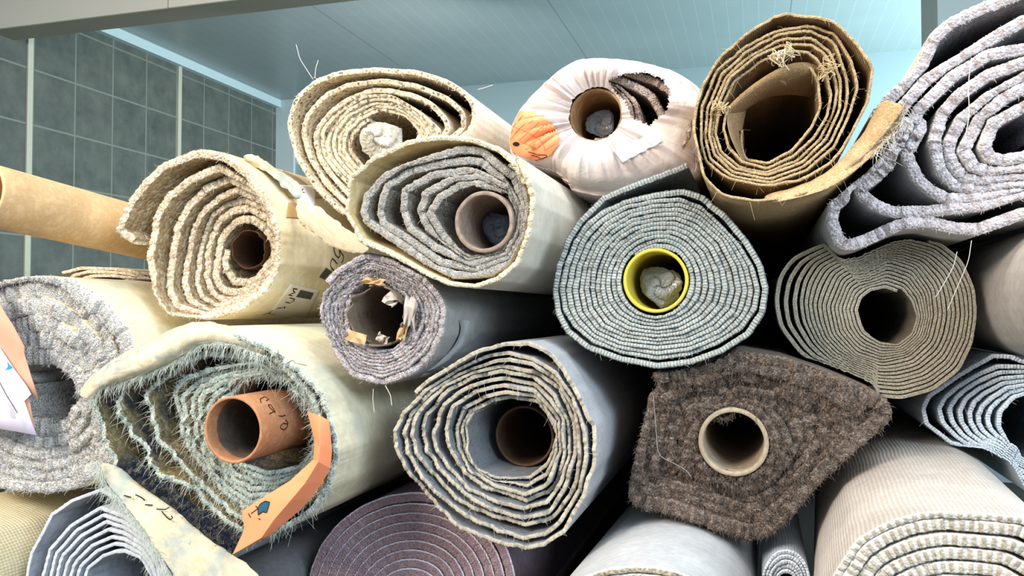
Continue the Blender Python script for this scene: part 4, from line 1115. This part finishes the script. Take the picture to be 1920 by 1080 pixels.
patch('blue_mark', tag_o, [(484, 938), (509, 938), (509, 967), (484, 967)], plain('blue_ink', '#1c5068', noise=0.1), bv=bt, inside=poly_fn(bl_), nu=40, nv=40, off=0.0012, thick=False)
strokes('pen_mark', tag_o, [[(485, 952), (490, 944.6), (498.7, 939.8), (507, 941.6), (504.7, 950.6), (501, 961.4), (494, 959.6), (485.4, 965.7), (485, 952)], [(486, 953), (472, 963)], [(467, 962.6), (471.6, 970.5)], [(480.6, 948.8), (486, 955)], [(486, 972), (490, 974)]], 0.0013, M['ink'], off=0.0015, bv=bt)
def on(o, name, lines, w, off=0.0006, m=None): return strokes(name, o, lines, w, m or M['ink'], off=off)
on(jw, 'pen_writing', [[(489.4, 756), (487.5, 749), (496, 744), (504, 748.7), (498.7, 752)], [(515.4, 773.7), (507, 766), (502.4, 759.8), (507, 759), (515.4, 771), (509.8, 773.7), (504.3, 776.5)], [(522.8, 780), (529, 780.6), (534.8, 778.8)],
    [(534.8, 786.7), (539.4, 793), (537.6, 801.5), (532, 806), (526, 803), (525.6, 798), (531, 793.5), (538.5, 795)]], 0.0014)
on(flap, 'pen_writing', [[(235, 930), (248.7, 933.8)], [(255.6, 929.6), (265, 934), (273.7, 939.8)], [(274.6, 946.8), (289.4, 947.7)], [(296, 955), (315.4, 955.6)], [(306, 959.3), (315.4, 970.4), (321.9, 975), (326.5, 971.3), (323.7, 967.6)]], 0.0017, off=0.0045)
jb = bvh_of(J['obj'])
for ln in ([(520.7, 657), (523.5, 673.7), (523.5, 665), (533.7, 671), (529, 674)], [(539, 680), (549.4, 675.5), (553, 681), (567, 684), (575.4, 686)]):
    strokes('pen_writing', J['obj'], [ln], 0.0012, bpy.data.materials.get('faded_ink') or plain('faded_ink', '#7d7158'), bv=jb)

# A: handwriting, labels and torn tape
ab = bvh_of(A['obj'])
strokes('pen_writing', A['obj'], [[(557, 542), (548.5, 540.5), (549.5, 545), (552.5, 548.5), (547, 549.5), (540.5, 552), (548, 553.8)], [(542.5, 557.5), (551.7, 560), (549, 565), (542.5, 567.5), (534.6, 565.4)],
    [(519, 579), (521.7, 576), (526.7, 576.7), (533.3, 573.8), (533, 577.5)], [(515.8, 588.8), (507.5, 587.5), (503, 586.7), (511, 581)], [(492.5, 590), (501, 586.5)],
    [(630.4, 463), (625.6, 461.5), (625.6, 469.6), (628.5, 478.5), (633.7, 483.7), (637, 479), (635, 468), (643.3, 480), (642.6, 487.4), (639.6, 493)],
    [(631.5, 495), (627, 489), (622.6, 484.4), (619.6, 490.4), (619, 497.8), (621.9, 503.7), (625.6, 506.7)]], 0.0021, M['ink'], bv=ab, off=0.0012)
patch('grey_label', A['obj'], [(563, 543), (588, 549), (582, 561), (555, 556)], plain('dark_label', '#4c4c46', noise=0.2), bv=ab, label='dark grey printed label')
patch('grey_label', A['obj'], [(611, 502), (622, 509), (608, 524), (598, 519)], bpy.data.materials['dark_label'], bv=ab, label='small dark label')
tape = plain('clear_tape', '#e9e0cf', rough=0.25, spec=0.6, noise=0.04)
patch('tape_strip', A['obj'], [(545, 532), (600, 545), (575, 600), (500, 592)], tape, bv=ab, off=0.0005, label='clear tape strip')
lb = patch('white_label', A['obj'], [(532, 345), (592, 350), (590, 385), (560, 382)], plain('white_label_paper', '#e8e8e2', noise=0.03), bv=ab, off=0.0012, label='white paper label')
if lb: strokes('label_print', A['obj'], [[(559, 355), (567, 356), (561, 361), (570, 362)]], 0.0015, M['ink'], bv=ab, off=0.0022)
brown_tape = plain('brown_parcel_tape', '#b08a55', rough=0.3, spec=0.5, noise=0.12, scale=30)
patch('parcel_tape', A['obj'], [(500, 305), (560, 335), (610, 372), (540, 372)], brown_tape, bv=ab, off=0.0008, label='brown parcel tape')
patch('parcel_tape', A['obj'], [(540, 380), (590, 385), (585, 412), (536, 408)], brown_tape, bv=ab, off=0.0010, label='brown parcel tape')
smooth_sheet('torn_plastic_film', [rowpx([1.17, 1.2, 1.24, 1.25], (450, 292), (475, 286), (500, 308), (560, 338)), rowpx([1.19, 1.18, 1.2, 1.22], (460, 300), (485, 296), (520, 330), (575, 368)), rowpx([1.2, 1.19, 1.2, 1.22], (470, 312), (500, 318), (530, 350), (560, 380))], cream_fold, A['root'], 0.0006, crumple=(0.016, 0.012))
film = plain('milky_film', '#cbbfa6', rough=0.3, spec=0.5, noise=0.15, scale=30, bump=0.4)
fs = smooth_sheet('plastic_film_strip', [rowpx([1.2, 1.17, 1.13, 1.1, 1.07, 1.04], (560, 366), (592, 384), (622, 405), (645, 425), (668, 440), (700, 452)),
    rowpx([1.19, 1.16, 1.12, 1.09, 1.06, 1.035], (552, 392), (585, 405), (618, 428), (640, 445), (664, 458), (694, 464)),
    rowpx([1.18, 1.15, 1.115, 1.085, 1.055, 1.035], (560, 412), (590, 430), (618, 450), (644, 462), (668, 470), (690, 470)),
    rowpx([1.185, 1.155, 1.12, 1.09, 1.06, 1.04], (566, 420), (594, 440), (622, 462), (648, 472), (670, 476), (686, 474))], film, None, 0.0005, crumple=(0.014, 0.012))
tag(fs, 'torn strip of milky plastic film between the loop-pile roll and the cream-wrapped roll', 'plastic film')

# C: round orange sticker, tape patch
wb = bvh_of(wrap)
st_poly = [(970, 208), (953, 219), (942, 227), (932, 243), (923, 259), (940, 275), (975, 290), (1009, 301), (1037, 290), (1049, 265), (1045, 243), (1030, 224), (1002, 211)]
stk = patch('round_sticker', wrap, [(915, 200), (1055, 200), (1055, 305), (915, 305)], plain('orange_sticker', '#ff9a6a', noise=0.03, rough=0.5), bv=wb, inside=poly_fn(st_poly), nu=70, nv=56, off=0.003, label='round orange sticker with a printed grid')
sb = bvh_of(stk) if stk else wb
red = plain('red_print', '#b8582f', noise=0.05)
strokes('printed_grid', stk, [[(973.3, 263.3), (991, 247.8), (1011, 229)], [(982, 269), (1000, 254), (1020, 234.4)], [(992, 274), (1010, 261), (1030, 244)], [(1004.4, 280), (1018, 270), (1039, 255.6)], [(1022, 282), (1042, 269)], [(985, 281), (1004, 270)],
    [(964.4, 238), (989, 248), (1000, 254.4), (1011, 261), (1019, 270), (1022, 282)], [(973, 263), (982, 268), (993, 273), (1004, 280)], [(965, 252), (975, 243)], [(1000, 226), (991, 232)], [(958, 262), (970, 245), (985, 232)]], 0.0007, red, bv=sb, off=0.0007)
strokes('printed_words', stk, [[(981, 216.7), (977, 221), (972, 227)], [(968, 231), (962, 238)], [(957, 248), (955, 254)], [(962, 244), (959, 249)], [(944, 262), (948, 260)]], 0.0019, red, bv=sb, off=0.0007)
strokes('pen_marks', stk, [[(991, 284.4), (1000, 287), (1009, 290), (1024, 290), (1026, 293), (1018, 297), (1009, 298)], [(996, 290), (1012, 295)]], 0.0015, M['ink'], bv=sb, off=0.0008)
patch('black_dot', stk, [(961, 264), (976, 264), (976, 276), (961, 276)], M['ink'], bv=sb, off=0.0008, inside=lambda x, y: ((x - 968.3) / 6.5) ** 2 + ((y - 270) / 4.5) ** 2 < 1, nu=30, nv=26, thick=False)
patch('green_dot', stk, [(994, 272), (1006, 272), (1006, 284), (994, 284)], plain('olive_print', '#9a7a3c'), bv=sb, off=0.0008, inside=lambda x, y: ((x - 1000) / 4) ** 2 + ((y - 277.8) / 4) ** 2 < 1, nu=24, nv=24, thick=False)
patch('tape_patch', wrap, [(1150, 283), (1222, 248), (1242, 266), (1165, 306)], plain('shiny_tape', '#dfe6ef', rough=0.15, spec=0.8, noise=0.03), bv=wb, off=0.002, label='shiny clear tape')  # tape with its bluish-white highlight put into the base colour

# M: card label on a torn cardboard backing
lab = smooth_sheet('card_label', [rowpx(1.045, (-70, 600), (-30, 640), (0, 651), (15, 674), (29, 695), (50, 723)), rowpx(1.045, (-70, 700), (-30, 710), (0, 716), (20, 722), (42, 728), (59, 739)), rowpx(1.045, (-70, 760), (-30, 764), (0, 768), (20, 765), (42, 757), (46, 752)), rowpx(1.045, (-70, 792), (-30, 799), (0, 804), (24, 808), (48, 812), (69, 816))],
    plain('lilac_card', '#e9e4fb', noise=0.02, rough=0.5), None, 0.0008, sub=0)
tag(lab, 'lilac-white card label with a barcode and a blue mark, at the left edge', 'label')
kraft = plain('kraft_card', '#cf9d84', noise=0.08, rough=0.7, scale=30)
smooth_sheet('card_backing', [rowpx([1.04, 1.04, 1.045, 1.047], (-60, 500), (-5, 560), (12, 590), (24, 608)), rowpx([1.047, 1.047, 1.047, 1.047], (-60, 560), (0, 620), (30, 640), (46, 649)), rowpx([1.05, 1.05, 1.05, 1.05], (-60, 640), (5, 668), (30, 674), (46, 662)), rowpx([1.05, 1.05, 1.05, 1.05], (-60, 700), (20, 690), (45, 705), (60, 709)), rowpx([1.05, 1.05, 1.05, 1.05], (-60, 760), (30, 720), (58, 735), (74, 750))], kraft, lab, 0.0012, sub=0)
smooth_sheet('card_backing', [rowpx(1.052, (35, 752), (54, 744)), rowpx(1.052, (40, 780), (61, 780)), rowpx(1.052, (50, 808), (67, 808))], kraft, lab, 0.001, sub=0)
lbb = bvh_of(lab)
patch('blue_mark', lab, [(9, 675), (28, 675), (28, 696), (9, 696)], plain('bright_blue_print', '#2f8fd8'), bv=lbb, off=0.0009, inside=poly_fn([(14, 675), (20, 684), (28, 690), (20, 693), (9, 695), (15, 687)]), nu=30, nv=30, thick=False)
strokes('barcode', lab, [[(17 + k * 0.5, 757 + k * 3.1), (29 + k * 0.2, 760 + k * 3.1)] for k in range(9)], 0.0008, plain('grey_print', '#6b6675'), bv=lbb, off=0.0009)
strokes('small_print', lab, [[(20, 690), (12, 735)], [(26, 700), (17, 745)], [(8, 740), (4, 775)]], 0.0004, bpy.data.materials['grey_print'], bv=lbb, off=0.0009)
strokes('pen_line', lab, [[(-6, 700), (0, 716), (14.4, 743), (24, 758), (33.7, 774)]], 0.0021, plain('grey_ink', '#5b5a66'), bv=lbb, off=0.0010)

# D: loose corner, knots and inner flaps
smooth_sheet('loose_corner', [rowpx([1.075, 1.070, 1.065, 1.065, 1.065, 1.070], (1650, 180), (1628, 235), (1590, 282), (1548, 325), (1490, 352), (1430, 362)),
    rowpx([1.065, 1.060, 1.052, 1.052, 1.052, 1.060], (1672, 186), (1655, 232), (1612, 282), (1556, 332), (1492, 362), (1430, 372)),
    rowpx([1.055, 1.050, 1.045, 1.045, 1.048, 1.055], (1702, 196), (1692, 236), (1640, 290), (1566, 352), (1494, 373), (1430, 381))], bl2, D['root'], 0.0025, crumple=(0.006, 0.03))
fibres('corner_threads', edge_info(rowpx([1.050, 1.048, 1.046], (1700, 196), (1692, 236), (1640, 290)), D['obj']), 160, 0.013, 0.0003, M['thread'], seed=67, droop=0.5, forward=0.2, segs=3)
knot = plain('knotted_thread', '#d8c8a8', noise=0.15, scale=80)
def tangle(name, px, py, Y, r, n, m, parent, seed, rad=0.0006):
    g = np.random.default_rng(seed); c = P(px, py, Y); allv, allf = [], []
    for k in range(n):
        a = g.normal(size=(5, 3)) * r; a[0] *= 0.2
        o = thread('x', [c + q for q in a], rad, m)
        off = len(allv); b = np.array(o.location)
        allv += [tuple(np.array(v.co) + b) for v in o.data.vertices]; allf += [tuple(off + i for i in p.vertices) for p in o.data.polygons]
        me = o.data; bpy.data.objects.remove(o); bpy.data.meshes.remove(me)
    return mesh_obj(name, allv, allf, m, parent)
tangle('thread_knot', 1458, 108, 1.055, 0.007, 16, knot, D['root'], 71)
tangle('thread_knot', 1478, 100, 1.058, 0.006, 12, knot, D['root'], 72)
tangle('thread_knot', 1552, 128, 1.062, 0.008, 12, bpy.data.materials['tan_fibre'], D['root'], 73, 0.0005)
tangle('thread_knot', 1350, 205, 1.062, 0.006, 12, bpy.data.materials['tan_fibre'], D['root'], 74, 0.0006)
smooth_sheet('inner_fold', [rowpx([1.080, 1.075, 1.070, 1.075, 1.090], (1352, 212), (1395, 170), (1440, 138), (1490, 112), (1540, 120)), rowpx([1.075, 1.070, 1.065, 1.070, 1.085], (1358, 222), (1400, 182), (1445, 152), (1495, 128), (1546, 150)), rowpx([1.130, 1.130, 1.130, 1.130, 1.2], (1385, 215), (1418, 190), (1455, 178), (1498, 178), (1540, 190))], bl, D['root'], 0.002)
smooth_sheet('inner_fold', [rowpx([1.075, 1.070, 1.070], (1362, 205), (1364, 250), (1398, 312)), rowpx([1.090, 1.090, 1.090], (1378, 205), (1376, 250), (1402, 308)), rowpx([1.150, 1.150, 1.150], (1410, 195), (1390, 240), (1396, 292))], bl, D['root'], 0.002)

# G: torn outer layer on its right and torn core paper
smooth_sheet('torn_outer_layer', [rowpx([1.070, 1.080, 1.090, 1.090, 1.090, 1.080, 1.070], (836, 560), (852, 590), (862, 612), (856, 638), (838, 664), (800, 700), (745, 728)), rowpx([1.5] * 7, (965, 575), (980, 590), (985, 603), (982, 620), (970, 632), (946, 652), (915, 672))], M['mauvegrey'][0], G['root'], 0.004, sub=1)
tube('torn_paper_core', (708, 592), 1.052, 0.0430, 0.0402, 1.8, mat('torn_tan_paper', ['#7d654b', '#736b61', '#6b543c'], cell=0.01, kind='noise', bump=0.3), G['root'], jag=0.03, seed=12, label='torn tan paper core')  # tan paper darkened, hole shade included in its colours
tanp = plain('tan_torn_paper', '#cba77c', noise=0.15, scale=60); greyp = plain('grey_torn_paper', '#bdb2a8', noise=0.12, scale=60)
def scrap(px, py, Y, w, h, m, rot, seed, parent):
    g = np.random.default_rng(seed); rows = []
    for i in range(4):
        r_ = []
        for j in range(5):
            x, y = (j / 4 - .5) * w, (i / 3 - .5) * h; x += g.normal() * w * 0.07; y += g.normal() * h * 0.09
            r_.append(tuple(P(px + x * math.cos(rot) - y * math.sin(rot), py + x * math.sin(rot) + y * math.cos(rot), Y + g.normal() * 0.004)))
        rows.append(r_)
    return blob_sheet('torn_paper_scrap', rows, m, parent, 0.0016)
scrap(668, 632, 1.045, 40, 20, tanp, 0.35, 1, G['root']); scrap(718, 634, 1.060, 24, 14, greyp, 0.5, 2, G['root'])
scrap(735, 562, 1.050, 26, 22, greyp, 0.6, 3, G['root']); scrap(700, 528, 1.045, 44, 12, tanp, 0.1, 4, G['root'])
scrap(770, 585, 1.048, 22, 50, greyp, 0.1, 5, G['root']); scrap(756, 620, 1.050, 16, 40, tanp, 0.3, 6, G['root'])

# A: torn liner inside the hole
smooth_sheet('torn_liner', [rowpx([1.24, 1.235, 1.235, 1.24], (500, 412), (516, 445), (516, 490), (500, 522)), rowpx([1.25, 1.245, 1.245, 1.25], (488, 418), (504, 448), (505, 488), (490, 516))], plain('pale_liner', '#cfc5b4'), A['root'], 0.0015)

tube('cardboard_core', (466, 468), 1.225, 0.0335, 0.031, 2.4, cardboard('core_shade_cardboard', '#503a29', '#453122'), A['root'], jag=0.01)  # dark brown includes the shade inside the hole

# threads hanging over the pile
thread('loose_thread', pth(1.10, (1822, 105), (1815, 160), (1818, 215), (1806, 275)), 0.0005, M['thread'], E['root'])
thread('loose_thread', pth(1.14, (1795, 470), (1788, 500), (1765, 540), (1752, 560)), 0.0004, M['thread'], E['root'])
thread('loose_thread', pth(1.14, (1822, 448), (1816, 490), (1792, 545), (1775, 585)), 0.0004, M['thread'], E['root'])
thread('loose_thread', pth(1.26, (555, 82), (562, 110), (578, 135), (588, 150)), 0.0005, M['thread'], B['root'])
thread('loose_thread', pth(1.26, (597, 112), (592, 128), (590, 148)), 0.0005, M['thread'], B['root'])
thread('loose_thread', pth(1.26, (895, 168), (910, 164), (925, 159)), 0.0004, M['thread'], B['root'])
thread('loose_thread', pth(1.04, (722, 722), (732, 740), (735, 762)), 0.0005, M['thread'], G['root'])
thread('loose_thread', pth(1.04, (700, 728), (699, 750), (702, 775)), 0.0004, M['thread'], G['root'])
thread('loose_thread', pth(1.09, (1225, 740), (1234, 855), (1262, 868), (1290, 882), (1298, 900)), 0.0004, plain('grey_hair', '#8d8d8d'), L['root'])
